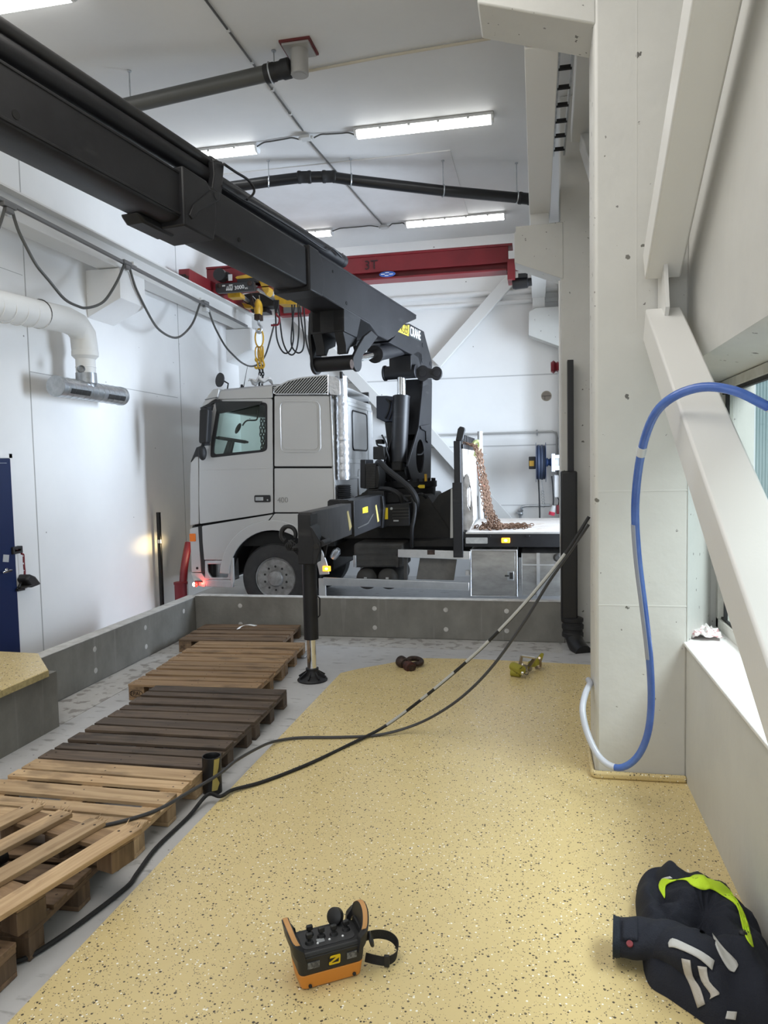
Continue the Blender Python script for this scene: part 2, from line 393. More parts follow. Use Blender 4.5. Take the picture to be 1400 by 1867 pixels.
def lab(o, label): o['label'] = label; return o
def copy_tree(o, parent=None):
    c = o.copy(); COL.objects.link(c)
    if parent is not None: c.parent = parent
    for ch in [x for x in bpy.data.objects if x.parent == o]: copy_tree(ch, c)
    return c
XZ = lambda u, v, d: V((u, d, v))     # outline in x,z; depth along y
YZ = lambda u, v, d: V((d, u, v))
XY = lambda u, v, d: V((u, v, d))
# ================================================================== SETTING
FZ = 0.03                     # top of the raised yellow coating
CY, CX0, RW = 4.815, 0.355, 0.905   # near column front, its left side, right wall plane
LW, BW, CH = -5.5, 13.3, 6.0        # left wall, back wall, ceiling height
YT = 9.66                     # near side of the truck
b = MB(); b.bx(LW - .3, 4, -3, BW + .3, -.2, 0); struct(b.build('floor', FLOORM))
b = MB(); b.prism([(-4.19, 5.2), (-3.80, 5.2), (-3.80, 8.05), (.26, 8.05), (.26, 8.49), (-4.19, 8.49)], [], XY, .0005, .003); struct(b.build('floor_strip', STAINF))
yp = [(-1.96, -3)] + [tuple(P(x, y, z=FZ)[:2]) for x, y in ((370, 1490), (621, 1227), (655, 1219), (700, 1211), (735, 1204), (773, 1200), (854, 1201), (960, 1206), (1079, 1212))] + [(.9, 7.6), (RW + .02, -3)]
b = MB(); b.prism(yp, [], XY, .0, FZ); struct(b.build('floor_coating', YEL))
# low concrete wall round the wash bay
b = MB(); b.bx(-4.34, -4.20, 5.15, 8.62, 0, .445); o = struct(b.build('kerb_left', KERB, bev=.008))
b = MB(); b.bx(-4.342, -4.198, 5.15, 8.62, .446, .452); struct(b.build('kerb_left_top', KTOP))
for y, zs in ((5.55, (.12, .33)), (6.35, (.12, .33)), (7.3, (.12, .33)), (8.2, (.33,))):
    for z in zs:
        b = MB(); b.lathe([(0, .004), (.024, .003), (.028, 0)], (-4.2, y, z), (1, 0, 0), 14); b.build('tie_hole_plug', KTOP, o)
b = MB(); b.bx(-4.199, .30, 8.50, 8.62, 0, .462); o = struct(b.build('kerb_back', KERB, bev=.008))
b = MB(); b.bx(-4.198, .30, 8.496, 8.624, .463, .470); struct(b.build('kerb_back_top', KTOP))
for x in (-3.6, -2.75, -1.9, -1.05, -.35):
    for z in (.12, .35):
        b = MB(); b.lathe([(0, .004), (.024, .003), (.028, 0)], (x, 8.5, z), (0, -1, 0), 14); b.build('tie_hole_plug', KTOP, o)
# raised platform at the blue door
pf = [(-3.76, -3), (-3.76, 5.06), (-4.19, 5.52), (LW + .01, 5.58), (LW + .01, -3)]
b = MB(); b.prism([(-3.79, -3), (-3.79, 5.2), (-4.19, 5.2), (-4.19, 5.5), (LW + .01, 5.5), (LW + .01, -3)], [], XY, 0, .455); struct(b.build('platform_block', KERB))
b = MB(); b.prism(pf, [], XY, .456, .505); struct(b.build('platform_coating', YEL, bev=.006))
b = MB(); b.prism([(-3.757, -3), (-3.757, 5.06), (-3.77, 5.06), (-3.77, -3)], [], XY, .452, .50); struct(b.build('trim_1', TERR))
# walls, ceiling
b = MB(); b.bx(LW - .25, LW, -3, BW + .25, 0, CH); struct(b.build('wall_left', WALL))
b = MB(); b.bx(LW, 1.1, BW, BW + .25, 0, CH); struct(b.build('wall_back', WALL))
b = MB(); b.bx(LW - .25, 1.42, -3, BW + .25, CH, CH + .2); struct(b.build('ceiling', CEIL))
b = MB(); b.bx(LW + .1, -1.04, 9.6, 12.1, CH - .014, CH - .001); struct(b.build('ceiling_patch', mat('ceiling_patch_tone', (.66, .65, .645), .6, noise=(2.2, (.60, .585, .575), .35, .7))))  # thin slab for a slightly darker, pinkish patch of the ceiling
# panel joints on the walls
b = MB()
for y in (7.33, 10.9): b.bx(LW, LW + .004, y, y + .012, 0, CH)
b.bx(LW, LW + .004, 7.35, 10.8, 3.16, 3.168); b.bx(LW, LW + .0015, 2, 7.3, 4.2, 4.206)
struct(b.build('trim_2', mat('joint_shadow_gap', (.42, .42, .41), .7)))
b = MB()
b.bx(LW, .4, BW - .006, BW, 3.55, 3.57); b.bx(LW, .4, BW - .006, BW, 2.33, 2.35); b.bx(LW, .4, BW - .006, BW, 1.28, 1.295)
struct(b.build('trim_3', mat('panel_joint', (.5, .5, .5), .7)))
b = MB()   # rounded horizontal ledges high on the back wall
for z, r in ((5.0, .05), (4.83, .04)): b.cyl((LW, BW - .01, z), (.4, BW - .01, z), r, n=14)
struct(b.build('trim_4', WALL))
# right wall with the window
wz0, wz1 = .92, 2.60
b = MB(); b.bx(RW, RW + .5, -3, CY + .02, 0, wz0 - .02); struct(b.build('wall_right', CONCW))
b = MB()
prof = [(RW, CH), (RW, wz1 + .02), (RW + .03, wz1), (RW + .30, wz1 - .05), (RW + .5, wz1 - .05), (RW + .5, CH)]
b.prism(prof, [], lambda u, v, d: V((u, d, v)), -3, CY + .45); struct(b.build('wall_right_upper', CONCW))
b = MB(); b.bx(RW - .002, RW + .5, -3, 0.2, wz0, wz1); struct(b.build('wall_right_near', CONCW))
b = MB(); b.hexa([(RW, CY - .01, 0), (RW, CY - .01, CH), (RW + .22, 5.32, 0), (RW + .22, 5.32, CH), (RW + .5, CY - .01, 0), (RW + .5, CY - .01, CH), (RW + .5, 5.4, 0), (RW + .5, 5.4, CH)])
b.bm.free(); b = MB()
rv = [(RW + .001, CY + .0), (RW + .24, 5.30), (RW + .5, 5.30), (RW + .5, 5.8), (RW - .1, 5.8), (RW - .1, CY + .2)]
b.prism(rv, [], XY, 0, CH); struct(b.build('wall_right_reveal', CONCW))
b = MB(); b.prism([(RW - .02, -2.9), (RW - .02, CY - .005), (RW + .24, 5.29), (RW + .5, 5.29), (RW + .5, -2.9)], [], XY, wz0 - .02, wz0); struct(b.build('window_sill', WALL, bev=.005))
b = MB(); gx = RW + .27
b.bx(gx, gx + .07, .2, 5.28, wz0, wz0 + .07); b.bx(gx, gx + .07, .2, 5.28, wz1 - .11, wz1 - .05); b.bx(gx, gx + .07, 5.22, 5.28, wz0, wz1 - .05); b.bx(gx, gx + .07, 2.2, 2.28, wz0, wz1 - .05)
b.bx(gx + .03, gx + .06, 5.12, 5.22, wz0 + .07, wz1 - .11)
wf = struct(b.build('window_1', mat('window_frame_paint', (.62, .61, .57), .5, noise=(9, (.50, .48, .43), .4, .7)), bev=.004))
b = MB(); b.bx(gx + .015, gx + .03, .2, 5.2, wz0 + .07, wz0 + .085); b.bx(gx + .01, gx + .035, .2, 5.2, wz1 - .135, wz1 - .11); b.bx(gx + .01, gx + .03, 5.09, 5.115, wz0 + .08, wz1 - .12); b.build('window_gasket', RUB, wf)
b = MB(); b.bx(gx + .035, gx + .043, .28, 5.12, wz0 + .07, wz1 - .11); b.build('window_pane', GLASS, wf)
b = MB(); b.bx(8.0, 8.2, -4, 30, -.2, 9)
for k in range(90): b.bx(7.97, 8.0, -4 + k * .38, -3.93 + k * .38, -.2, 9)
struct(b.build('wall_outside', CLAD))
b = MB(); b.bx(1.45, 30, -8, 30, -.3, -.21); b.bx(4.01, 30, 8, 30, -.21, -.01); struct(b.build('ground_outside', FLOORM))
# near column, its haunch, yellow cove at the foot
b = MB(); b.prism([(CX0 + .012, CY), (RW, CY), (RW, CY + .42), (CX0, CY + .42), (CX0, CY + .02)], [], XY, 0, CH); struct(b.build('column_near', CONCW, bev=.012))
b = MB()
for k, z in enumerate((1.86, 1.14)): b.bx(CX0 + .02, RW - .002, CY - .0015, CY + .01, z, z + .006)
b.bx(.60, .604, CY - .0015, CY + .01, 2.9, 5.2); struct(b.build('trim_5', mat('formwork_line', (.61, .605, .575), .5)))
hz = [P(870, 5, y=CY), P(1078, 45, y=CY)]
b = MB(); b.prism([(hz[0].x, hz[0].z), (CX0 + .015, hz[1].z), (CX0 + .015, CH), (hz[0].x, CH)], [], XZ, CY + .003, CY + .40); struct(b.build('column_near_haunch', CONCW, bev=.012))
b = MB(); b.prism([(CX0 - .03, CY + .40), (CX0 - .03, CY - .02), (CX0, CY - .045), (RW, CY - .035), (RW, CY + .0), (CX0 + .005, CY - .003), (CX0 - .002, CY + .01), (CX0 - .002, CY + .40)], [], XY, FZ, FZ + .045); struct(b.build('baseboard_column', YEL, bev=.02))
# second and third columns on the right with corbels
c2 = [(.27, 8.53), (.9, 8.53), (.9, 9.0), (.27, 9.0)]
b = MB(); b.prism(c2, [], XY, 0, CH); struct(b.build('column_middle', CONCW, bev=.012))
b = MB(); b.prism([(-.227, 4.585), (-.21, 4.60), (-.21, 4.655), (.26, 4.665), (.30, 4.665), (.30, 4.05), (-.226, 4.265)], [], XZ, 8.52, 8.84); struct(b.build('corbel_middle', CONCW, bev=.008))
b = MB(); b.bx(.37, .95, 12.86, BW, 0, CH); struct(b.build('column_far', CONCW, bev=.012))
b = MB(); b.prism([(-.112, 4.56), (.0, 4.62), (.38, 4.62), (.38, 3.964), (-.124, 4.173)], [], XZ, 12.85, 13.15); struct(b.build('corbel_far', CONCW, bev=.008))
b = MB(); b.bx(.80, 1.1, 9.0, 12.86, 4.3, CH); b.bx(.78, 1.1, 5.25, 8.53, 0, CH); struct(b.build('wall_right_far', WALL))
# crane runway beams
b = MB(); b.bx(-.062, .163, 5.22, 13.2, 4.80, 5.10); struct(b.build('runway_beam_right', STEELW, bev=.006))
for nm, y0_, z0_ in (('beam_seat_middle', 8.60, 4.655), ('beam_seat_far', 12.92, 4.612)):
    b = MB(); b.bx(-.05, .15, y0_, y0_ + .2, z0_, 4.80); struct(b.build(nm, STEELW))
b = MB(); b.bx(-5.33, -5.06, -2, 13.2, 4.555, 4.575); b.bx(-5.33, -5.06, -2, 13.2, 4.84, 4.86); b.bx(-5.22, -5.17, -2, 13.2, 4.575, 4.84); struct(b.build('runway_beam_left', STEELW))
for nm, y in (('corbel_left', 8.48), ('corbel_left_far', 12.75)):
    b = MB(); b.prism([(LW, 4.548), (-5.03, 4.548), (-5.03, 4.18), (LW, 3.965)], [], XZ, y, y + .6); struct(b.build(nm, WALL, bev=.006))
# braces of the near bay (square tubes in the plane of the right wall)
def brace(name, p0, p1, w, m_=STEELW, upv=(0, 0, 1)):
    b = MB(); b.bar(p0, p1, w, w, upv); return struct(b.build(name, m_, bev=.012))
nx = .735
lo0, lo1 = V((nx, 4.72, 2.86)), V((nx, .9, .55))
d = (lo1 - lo0).normalized()
brace('brace_lower', lo0, lo1, .20)
up0, up1 = V((nx, 4.74, 3.20)), V((nx, 1.2, 5.35))
brace('brace_upper', up0, up1, .20)
b = MB(); b.prism([(4.80, 2.75), (4.62, 2.80), (4.52, 2.92), (4.60, 3.22), (4.80, 3.35)], [], YZ, nx - .01, nx + .012); struct(b.build('brace_gusset', STEELW))
b = MB(); b.lathe([(0, .002), (.018, .002), (.02, 0)], (nx + .0, 4.50, 3.24), V((0, -.52, -.85)), 12); struct(b.build('trim_6', GROOVE))
q_ = P(1057, 240, y=8.2); brace('brace_bay_lower', (q_.x + .09, 8.25, q_.z - .08), (q_.x + .09, 6.6, q_.z - 1.05), .18)
q_ = P(1041, 252, y=8.2); brace('brace_bay_upper', (q_.x + .10, 8.25, q_.z + .05), (q_.x + .10, 6.9, 5.93), .2)
for nm, a, c in (('brace_back_up', (795, 663), (943, 496)), ('brace_back_down', (770, 776), (925, 950)), ('brace_back_left', (536, 572), (720, 765))):
    q0, q1 = P(*a, y=13.2), P(*c, y=13.2)
    b = MB(); b.bar(q0, q1, .10, .2, upv=(q1 - q0).cross(V((0, 1, 0)))); struct(b.build(nm, STEELW, bev=.008))
# blue door in the left wall
dy1 = 6.90
b = MB(); b.bx(LW + .001, LW + .045, dy1 - .95, dy1, .01, 2.20); dr = struct(b.build('door_1', BLUE, bev=.004))
b = MB(); hp = P(12, 1040, x=LW + .05)
b.lathe([(.026, 0), (.026, .012), (.012, .014), (.012, .05)], (LW + .045, hp.y, hp.z), (1, 0, 0), 16); b.bar((LW + .10, hp.y + .015, hp.z), (LW + .10, hp.y - .12, hp.z - .005), .018, .02); b.build('door_handle', CHROME, dr, bev=.004)
b = MB(); sp = P(11, 1018, x=LW + .047); b.prism([(sp.y - .05, sp.z - .03), (sp.y + .035, sp.z - .045), (sp.y + .05, sp.z + .03), (sp.y - .035, sp.z + .045)], [], YZ, LW + .045, LW + .048); b.build('sticker', mat('grey_sticker', (.42, .43, .44), .5), dr)
b = MB(); b.bx(LW + .045, LW + .047, dy1 - .5, dy1 - .06, 2.15, 2.154); b.build('edge_line', ZINC, dr)
b = MB(); b.bx(LW, LW + .03, dy1 + .003, dy1 + .05, 0, 2.25); b.bx(LW, LW + .03, dy1 - 1.0, dy1 + .05, 2.205, 2.25); struct(b.build('door_frame', WALL))
# ------------------------------------------------------------------ ceiling lamps
def lamp(x0, y, label):
    t = thing('ceiling_light', label, 'ceiling light', (x0 + .8, y, CH - .12), 'strip lights on the ceiling')
    b = MB(); b.prism([(-.075, -.001), (-.075, -.035), (.075, -.035), (.075, -.001)], [], lambda u, v, d: V((d, y + u, CH + v)), x0, x0 + 1.62); b.build('housing', GPLAST, t, bev=.006)
    b = MB(); pr = [(-.07, -.036), (-.062, -.075), (-.03, -.105), (.03, -.105), (.062, -.075), (.07, -.036)]
    b.prism(pr, [], lambda u, v, d: V((d, y + u, CH + v)), x0 + .03, x0 + 1.59); b.build('diffuser', LENSE, t, bev=.004)
    for xx in (x0, x0 + 1.59): b = MB(); b.prism([(u * 1.02, v) for u, v in pr], [], lambda u, v, d: V((d, y + u, CH + v)), xx, xx + .03); b.build('end_cap', WPLAST, t, bev=.004)
    for k in range(4):
        for sg in (-1, 1):
            b = MB(); xx = x0 + .3 + k * .34; b.bx(xx, xx + .03, y + sg * .072, y + sg * .082, CH - .055, CH - .02); b.build('clip', GPLAST, t)
    return t
lamp(-5.3, 5.68, 'lit strip light at the top left corner above the boom, nearest to the camera')
lamp(-4.93, 8.85, 'lit strip light half hidden behind the black boom cylinder, second row')
lamp(-2.07, 8.76, 'long lit strip light in full view on the ceiling, left of the white beam')
lamp(-4.93, 12.25, 'lit strip light of the farthest row, mostly hidden by the boom')
lamp(-2.07, 12.17, 'long lit strip light of the farthest row, just above the red crane girder')
# conduits on the ceiling
def tubething(name, pts, r, m_, label, cat, sm=0, n=8, clips=None, group=None):
    b = MB(); b.tube(pts, r, n, sm); o = tag(b.build(name, m_), label, cat, group); return o
z_ = CH - .016
o = tubething('conduit', [V((-2.70, 5.2, z_)), V((-2.70, 6.0, z_)), V((-2.66, 8.6, z_))], .011, PIPEG, 'thin dark conduit running the length of the ceiling past the junction boxes', 'conduit')
tubething('conduit', [V((-2.66, 8.79, z_ - .016)), V((-2.45, 12.12, z_ - .016))], .011, PIPEG, 'thin dark conduit along the ceiling between the two junction boxes', 'conduit')
for k in range(6):
    b = MB(); y = 5.4 + k * .55; x = -2.70 + max(0, (y - 6)) * .015; b.bx(x - .018, x + .018, y, y + .03, CH - .03, CH - .002); b.build('clip', GPLAST, o)
for i, (bx_, by_, l) in enumerate(((-2.66, 8.72, 'small grey junction box on the ceiling between the second row lamps'), (-2.43, 12.22, 'small grey junction box on the ceiling between the farthest row lamps'))):
    b = MB(); b.bx(bx_ - .06, bx_ + .06, by_ - .06, by_ + .06, CH - .07, CH - .031); b.lathe([(.02, 0), (.02, .03)], (bx_ + .06, by_, CH - .05), (1, 0, 0), 10); b.lathe([(.02, 0), (.02, .03)], (bx_ - .06, by_, CH - .05), (-1, 0, 0), 10); tag(b.build('junction_box', GPLAST, bev=.006), l, 'junction box')
for y, xa, xb in ((8.8, -3.31, -2.07), (12.2, -3.31, -2.07)):
    x = -2.66 if y < 10 else -2.43; nm = 'second' if y < 10 else 'farthest'
    for p0, p1, l in ((xa, x - .09, 'left'), (x + .09, xb, 'right')):
        pts = [V((p0, y, CH - .05))] + [V((p0 + (p1 - p0) * k / 6, y + .0, CH - .016)) for k in range(1, 6)] + [V((p1, y - .02 if y > 10 else y - .06, CH - .05))]
        if y < 10: pts = [V((q.x, y + (-.06 * (i / 6) if l == 'left' else -.06 * (1 - i / 6)), q.z)) for i, q in enumerate(pts)]
        tubething('lamp_cable', pts, .009, PIPEG, 'short lamp cable %s of the %s row junction box on the ceiling' % (l, nm), 'cable', 4)
tubething('cream_conduit', [P(560, 130, z=CH - .02), P(700, 103, z=CH - .02), P(895, 70, z=CH - .02)], .014, CREAM, 'cream conduit from the vent fitting across the ceiling to the column', 'conduit')
# grey vent pipe with its fitting
t = thing('vent_pipe', 'thick dark grey vent pipe hanging below the ceiling, ending at a square flange', 'pipe', (-3.0, 6.95, 5.6))
a0, a1 = P(150, 212, y=6.95), P(512, 128, y=6.95)
b = MB(); b.cyl(a0, a1, .073, n=24); b.build('pipe', PIPEG, t)
e1 = P(535, 122, y=6.95); dd = (e1 - a1).normalized()
b = MB(); b.lathe([(.08, -.16), (.085, -.15), (.085, -.06), (.079, -.05), (.079, .0), (.09, .02), (.09, .09), (.08, .10)], a1, dd, 24); b.build('rubber_sleeve', RUB, t)
b = MB(); b.torus(a1 - dd * .10, dd, .089, .008, 24, 6); b.build('pipe_clamp', ZINC, t)
b = MB(); b.torus(a0 + dd * .42, dd, .078, .008, 24, 6); b.build('pipe_clamp', ZINC, t)
f0 = P(546, 122, y=6.95)
b = MB(); b.cyl((f0.x, 6.95, f0.z - .075), (f0.x, 6.95, CH - .03), .085, n=24); b.bx(f0.x - .13, f0.x + .13, 6.82, 7.08, CH - .04, CH - .02); b.cyl((f0.x, 6.95, f0.z - .076), (f0.x, 6.95, f0.z - .078), .06, n=24); b.cyl(e1, (f0.x, 6.95, f0.z), .065, n=20)
for k in range(4): b.bar((f0.x + (.08, -.08, 0, 0)[k], 6.95 + (0, 0, .08, -.08)[k], f0.z - .06), (f0.x + (.08, -.08, 0, 0)[k], 6.95 + (0, 0, .08, -.08)[k], CH - .05), .03, .015)
b.build('fitting', mat('grey_metal_fitting', (.40, .39, .37), .45, .4), t, bev=.004)
b = MB(); b.bx(f0.x - .15, f0.x + .15, 6.80, 7.10, CH - .02, CH - .001); b.build('flange', mat('dark_red_gasket', (.12, .02, .02), .6), t)
for px in (238, 500):
    q = P(px, 190 if px < 300 else 130, y=6.95); b = MB(); b.cyl((q.x, 6.95, q.z + .06), (q.x, 6.95, CH - .002), .007, n=8); b.cyl((q.x, 6.95, CH - .012), (q.x, 6.95, CH - .001), .022, n=12); b.build('hanger_rod', ZINC, t)
# black drain pipe with a bend
t = thing('drain_pipe', 'long black drain pipe with a bend, hung on rods below the ceiling', 'pipe', (-2.0, 9.5, 5.6))
dp = [(400, 344, 9.15), (490, 331, 9.30), (555, 323, 9.40), (600, 322, 9.46), (640, 328, 9.52), (808, 348, 9.87), (968, 363, 10.25)]
dpw = [P(x, y, y=yy) for x, y, yy in dp]
dpe = dpw[-1] + (dpw[-1] - dpw[-2]) * .10
b = MB(); b.tube(dpw + [dpe], .068, 18); b.build('pipe', PIPEB, t)
for i, j, f in ((2, 3, 0), (3, 2, 0), (5, 6, .93)):
    b = MB(); q = dpw[i].lerp(dpw[j], f); dd = (dpw[j] - dpw[i]).normalized(); b.lathe([(.07, -.09), (.079, -.08), (.079, -.05), (.073, -.04), (.073, .04), (.079, .05), (.079, .08), (.07, .09)], q, dd, 18); b.build('coupling', RUB, t)
for px, py, yy in ((490, 331, 9.30), (640, 328, 9.52), (808, 348, 9.87), (942, 360, 10.19)):
    q = P(px, py, y=yy); dd = (dpw[-1] - dpw[-2]).normalized()
    b = MB(); b.torus(q, dd, .075, .009, 20, 6); c = b.build('pipe_clamp', ZINC, t)
    b = MB(); b.cyl((q.x, yy, q.z + .075), (q.x, yy, CH - .016), .006, n=8); b.cyl((q.x, yy, CH - .03), (q.x, yy, CH - .016), .02, n=10); b.build('hanger_rod', ZINC, t)
# cable ladder behind the runway beam
t = thing('cable_ladder', 'cable ladder with black rungs high behind the white runway beam', 'cable tray', (.35, 7.5, 5.2))
for xx in (.20, .31):
    b = MB(); b.bar((xx, 5.4, 5.35), (xx, 8.4, 5.35), .02, .06); b.build('side_rail', ZINC, t)
for k in range(9):
    b = MB(); b.cyl((.20, 5.6 + k * .33, 5.33), (.31, 5.6 + k * .33, 5.33), .022, n=8); b.build('rung', BLACK, t)
# ================================================================== TRUCK
def c6(zx, zy, y=YT):            # side view outline of the cab -> x, z on the plane y
    q = P(320 + zx / 3.5, 660 + zy / 3.5, y=y); return (q.x, q.z)
def cpoly(pts, r=0, n=4):
    o = [c6(*p) for p in pts]; return roundpoly(o, r, n) if r else o
YF = 12.12                       # far side of the truck
truck = thing('truck', 'silver crane truck with a sleeper cab and weathered flat bed parked across the hall', 'truck', (-2.2, 10.9, 0))
def both(name, outer, holes, m_, y0, y1, par, bev=.008, far=True):
    b = MB(); b.prism(outer, holes, XZ, y0, y1); o = b.build(name, m_, par, bev=bev); 
    if far:
        b = MB(); b.prism(outer, holes, XZ, YF - (y1 - YT), YF - (y0 - YT)); b.build(name, m_, par, bev=bev)
    return o
win = cpoly([(222, 612), (226, 520), (262, 300), (275, 262), (550, 256), (586, 262), (586, 560), (560, 574)], .05, 5)
# dark inner shell carrying the panels (shows in the gaps)
shell_o = cpoly([(150, 1040), (148, 610), (178, 515), (245, 262), (262, 238), (282, 188), (618, 152), (640, 152), (640, 210), (984, 212), (1012, 880), (1008, 962), (625, 970)])
shell = both('cab_shell', shell_o, [cpoly([(224, 608), (230, 520), (266, 303), (280, 266), (550, 260), (582, 266), (582, 556), (558, 570)], .05, 5)], GROOVE, YT + .035, YT + .075, truck, bev=0)
door = both('door', cpoly([(155, 1033), (151, 900), (151, 615), (178, 520), (247, 270), (262, 246), (300, 240), (610, 233), (617, 240), (622, 962)], .02, 3), [win], SILVER, YT, YT + .034, truck)
b = MB(); b.prism(cpoly([(222, 612), (226, 520), (262, 300), (275, 262), (550, 256), (586, 262), (586, 560), (560, 574)], .05, 5), [cpoly([(240, 590), (246, 520), (278, 322), (290, 278), (548, 272), (572, 280), (572, 548), (552, 560)], .05, 5)], XZ, YT - .003, YT + .03); b.build('window_seal', RUB, door)
b = MB(); b.prism(cpoly([(240, 590), (246, 520), (278, 322), (290, 278), (548, 272), (572, 280), (572, 548), (552, 560)], .05, 5), [], XZ, YT + .018, YT + .023); b.build('window_pane', TINT, door)
b = MB(); h0 = c6(503, 850); h1 = c6(608, 894); b.prism(rrect(h0[0], h1[1], h1[0], h0[1], .02), [], XZ, YT - .012, YT + .005); hd = b.build('door_handle', BLKP, door, bev=.004)
b = MB(); i0 = c6(512, 862); i1 = c6(562, 884); b.bx(i0[0], i1[0], YT - .016, YT - .010, i1[1], i0[1]); k0 = c6(590, 880); b.lathe([(.008, 0), (.012, .006)], (k0[0], YT - .013, k0[1]), (0, -1, 0), 12); b.build('lock', ZINC, hd)
b = MB(); l0 = c6(160, 690); l1 = c6(615, 676); b.bar((l0[0], YT - .001, l0[1]), (l1[0], YT - .001, l1[1]), .006, .012); b.build('press_line', SILVER, door, bev=.002)
b = MB(); b.prism(cpoly([(262, 262), (300, 252), (560, 252), (548, 272), (300, 330), (272, 330)]), [], XZ, YT - .045, YT - .035); b.build('wind_deflector', mat('smoked_plastic', (.05, .055, .055), .15, trans=.55), door)
# rear side panel, two halves, pressed window blank, badge
pu = both('side_panel', cpoly([(630, 214), (982, 214), (1004, 667), (630, 667)], .02, 3), [], SILVER, YT, YT + .034, truck)
rr = cpoly([(667, 250), (918, 250), (926, 575), (672, 575)], .09, 6)
b = MB(); b.tube([V((x, YT - .001, z)) for x, z in rr], .009, 6, 0, True); b.build('pressed_blank', SILVER, pu)
rr2 = cpoly([(678, 262), (906, 262), (913, 560), (684, 560)], .08, 6)
b = MB(); b.prism(rr2, [], XZ, YT - .004, YT + .002); b.build('blank_plate', SILVER, pu, bev=.003)
pl = both('side_panel', cpoly([(630, 678), (1005, 678), (1011, 880), (1008, 960), (630, 960)], .015, 3), [], SILVER, YT, YT + .034, truck)
b = MB(); o0 = c6(650, 898); b.text('400', (o0[0], YT - .002, o0[1]), (1, 0, .02), (.35, 0, 1), .105, .003); b.build('lettering', mat('badge_chrome', (.28, .28, .28), .3, .8), pl)
both('rear_edge_strip', cpoly([(985, 214), (994, 214), (1022, 880), (1013, 880)]), [], SILV2, YT - .004, YT + .03, truck, .003)
both('fender_panel', cpoly([(168, 1047), (622, 972), (578, 1026), (498, 1045), (415, 1095), (365, 1170), (342, 1263), (182, 1263), (172, 1150)], .015, 3), [], SILVER, YT + .004, YT + .034, truck)
both('fender_panel', cpoly([(632, 968), (930, 968), (930, 1060), (778, 1050), (700, 1030), (588, 1026)], .015, 3), [], SILVER, YT + .004, YT + .034, truck)
# wheel arch lip and liner
wc = c6(627, 1398); wc = V((wc[0], YT, .50))
def arc(r, a0, a1, n=24): return [(wc.x + r * 1.0 * math.cos(math.radians(a0 + (a1 - a0) * k / n)), wc.z + .02 + r * math.sin(math.radians(a0 + (a1 - a0) * k / n))) for k in range(n + 1)]
both('arch_lip', arc(.80, 176, 4) + arc(.66, 4, 176), [], SILVER, YT - .006, YT + .03, truck, .008)
both('mud_guard', [(wc.x + .645, .02 + wc.z), (wc.x + .745, .02 + wc.z), (wc.x + .745, .18), (wc.x + .645, .18)], [], SILVER, YT - .002, YT + .03, truck, .006)
b = MB(); b.loft([[V((x, y, z)) for x, z in arc(.655, 180, 0)] for y in (YT + .03, YF - .03)], closed=False, caps=False); b.build('arch_liner', GROOVE, truck)
# front: corner panel, windscreen, grille, roof
corner = cpoly([(92, 642), (86, 780), (88, 1045), (146, 1034), (143, 600), (128, 590)], .02, 3)
both('corner_panel', corner, [], SILVER, YT + .02, YT + .06, truck, .01)
both('pillar_cover', cpoly([(94, 638), (132, 545), (168, 532), (150, 602), (120, 606)]), [], BLKP, YT + .005, YT + .05, truck, .004)
fr = [c6(*p) for p in ((88, 1045), (86, 780), (92, 642))]
b = MB(); b.loft([[V((x + (0 if 0 < j < 3 else .07), y, z)) for x, z in fr] for j, y in enumerate((YT + .02, YT + .12, YF - .12, YF - .02))], closed=False, caps=False); b.build('front_panel', SILVER, truck)
ws = [c6(*p) for p in ((94, 638), (130, 540), (196, 345), (226, 262))]
b = MB(); b.loft([[V((x + (0 if 0 < j < 3 else .07), y, z)) for x, z in ws] for j, y in enumerate((YT + .04, YT + .16, YF - .16, YF - .04))], closed=False, caps=False); b.build('windscreen', TINT, truck)
for q in ((YT + .05), (YF - .05)):
    b = MB(); b.tube([V((x + .065, q, z)) for x, z in ws], .016, 6); b.build('screen_seal', RUB, truck)
rf = [c6(*p) for p in ((226, 262), (248, 215), (285, 180), (450, 166), (620, 149), (985, 140))]
b = MB(); b.loft([[V((x, y, z + dz)) for x, z in rf] for y, dz in ((YT + .03, -.02), (YT + .14, .03), (10.9, .05), (YF - .14, .03), (YF - .03, -.02))], closed=False, caps=False)
o = b.build('roof', SILVER, truck); mo = o.modifiers.new('thick', 'SOLIDIFY'); mo.thickness = .03
both('roof_side', cpoly([(256, 240), (288, 186), (618, 152), (618, 230), (300, 238)], .02, 3), [], SILVER, YT, YT + .034, truck)
# sun visor
vs = [c6(*p) for p in ((166, 292), (200, 236), (246, 176), (284, 170), (286, 185), (275, 228), (245, 250), (205, 280), (172, 303))]
b = MB(); b.prism(vs, [], XZ, YT - .045, YF + .045); b.build('sun_visor', SILVER, truck, bev=.03, seg=3)
b = MB(); l0, l1 = c6(196, 243), c6(276, 226); b.bar((l0[0], YT - .046, l0[1]), (l1[0], YT - .046, l1[1]), .006, .008); b.prism([c6(*p) for p in ((166, 294), (172, 304), (250, 262), (300, 252), (290, 238), (245, 254))], [], XZ, YT - .05, YT + .3); b.build('visor_edge', BLKP, truck)
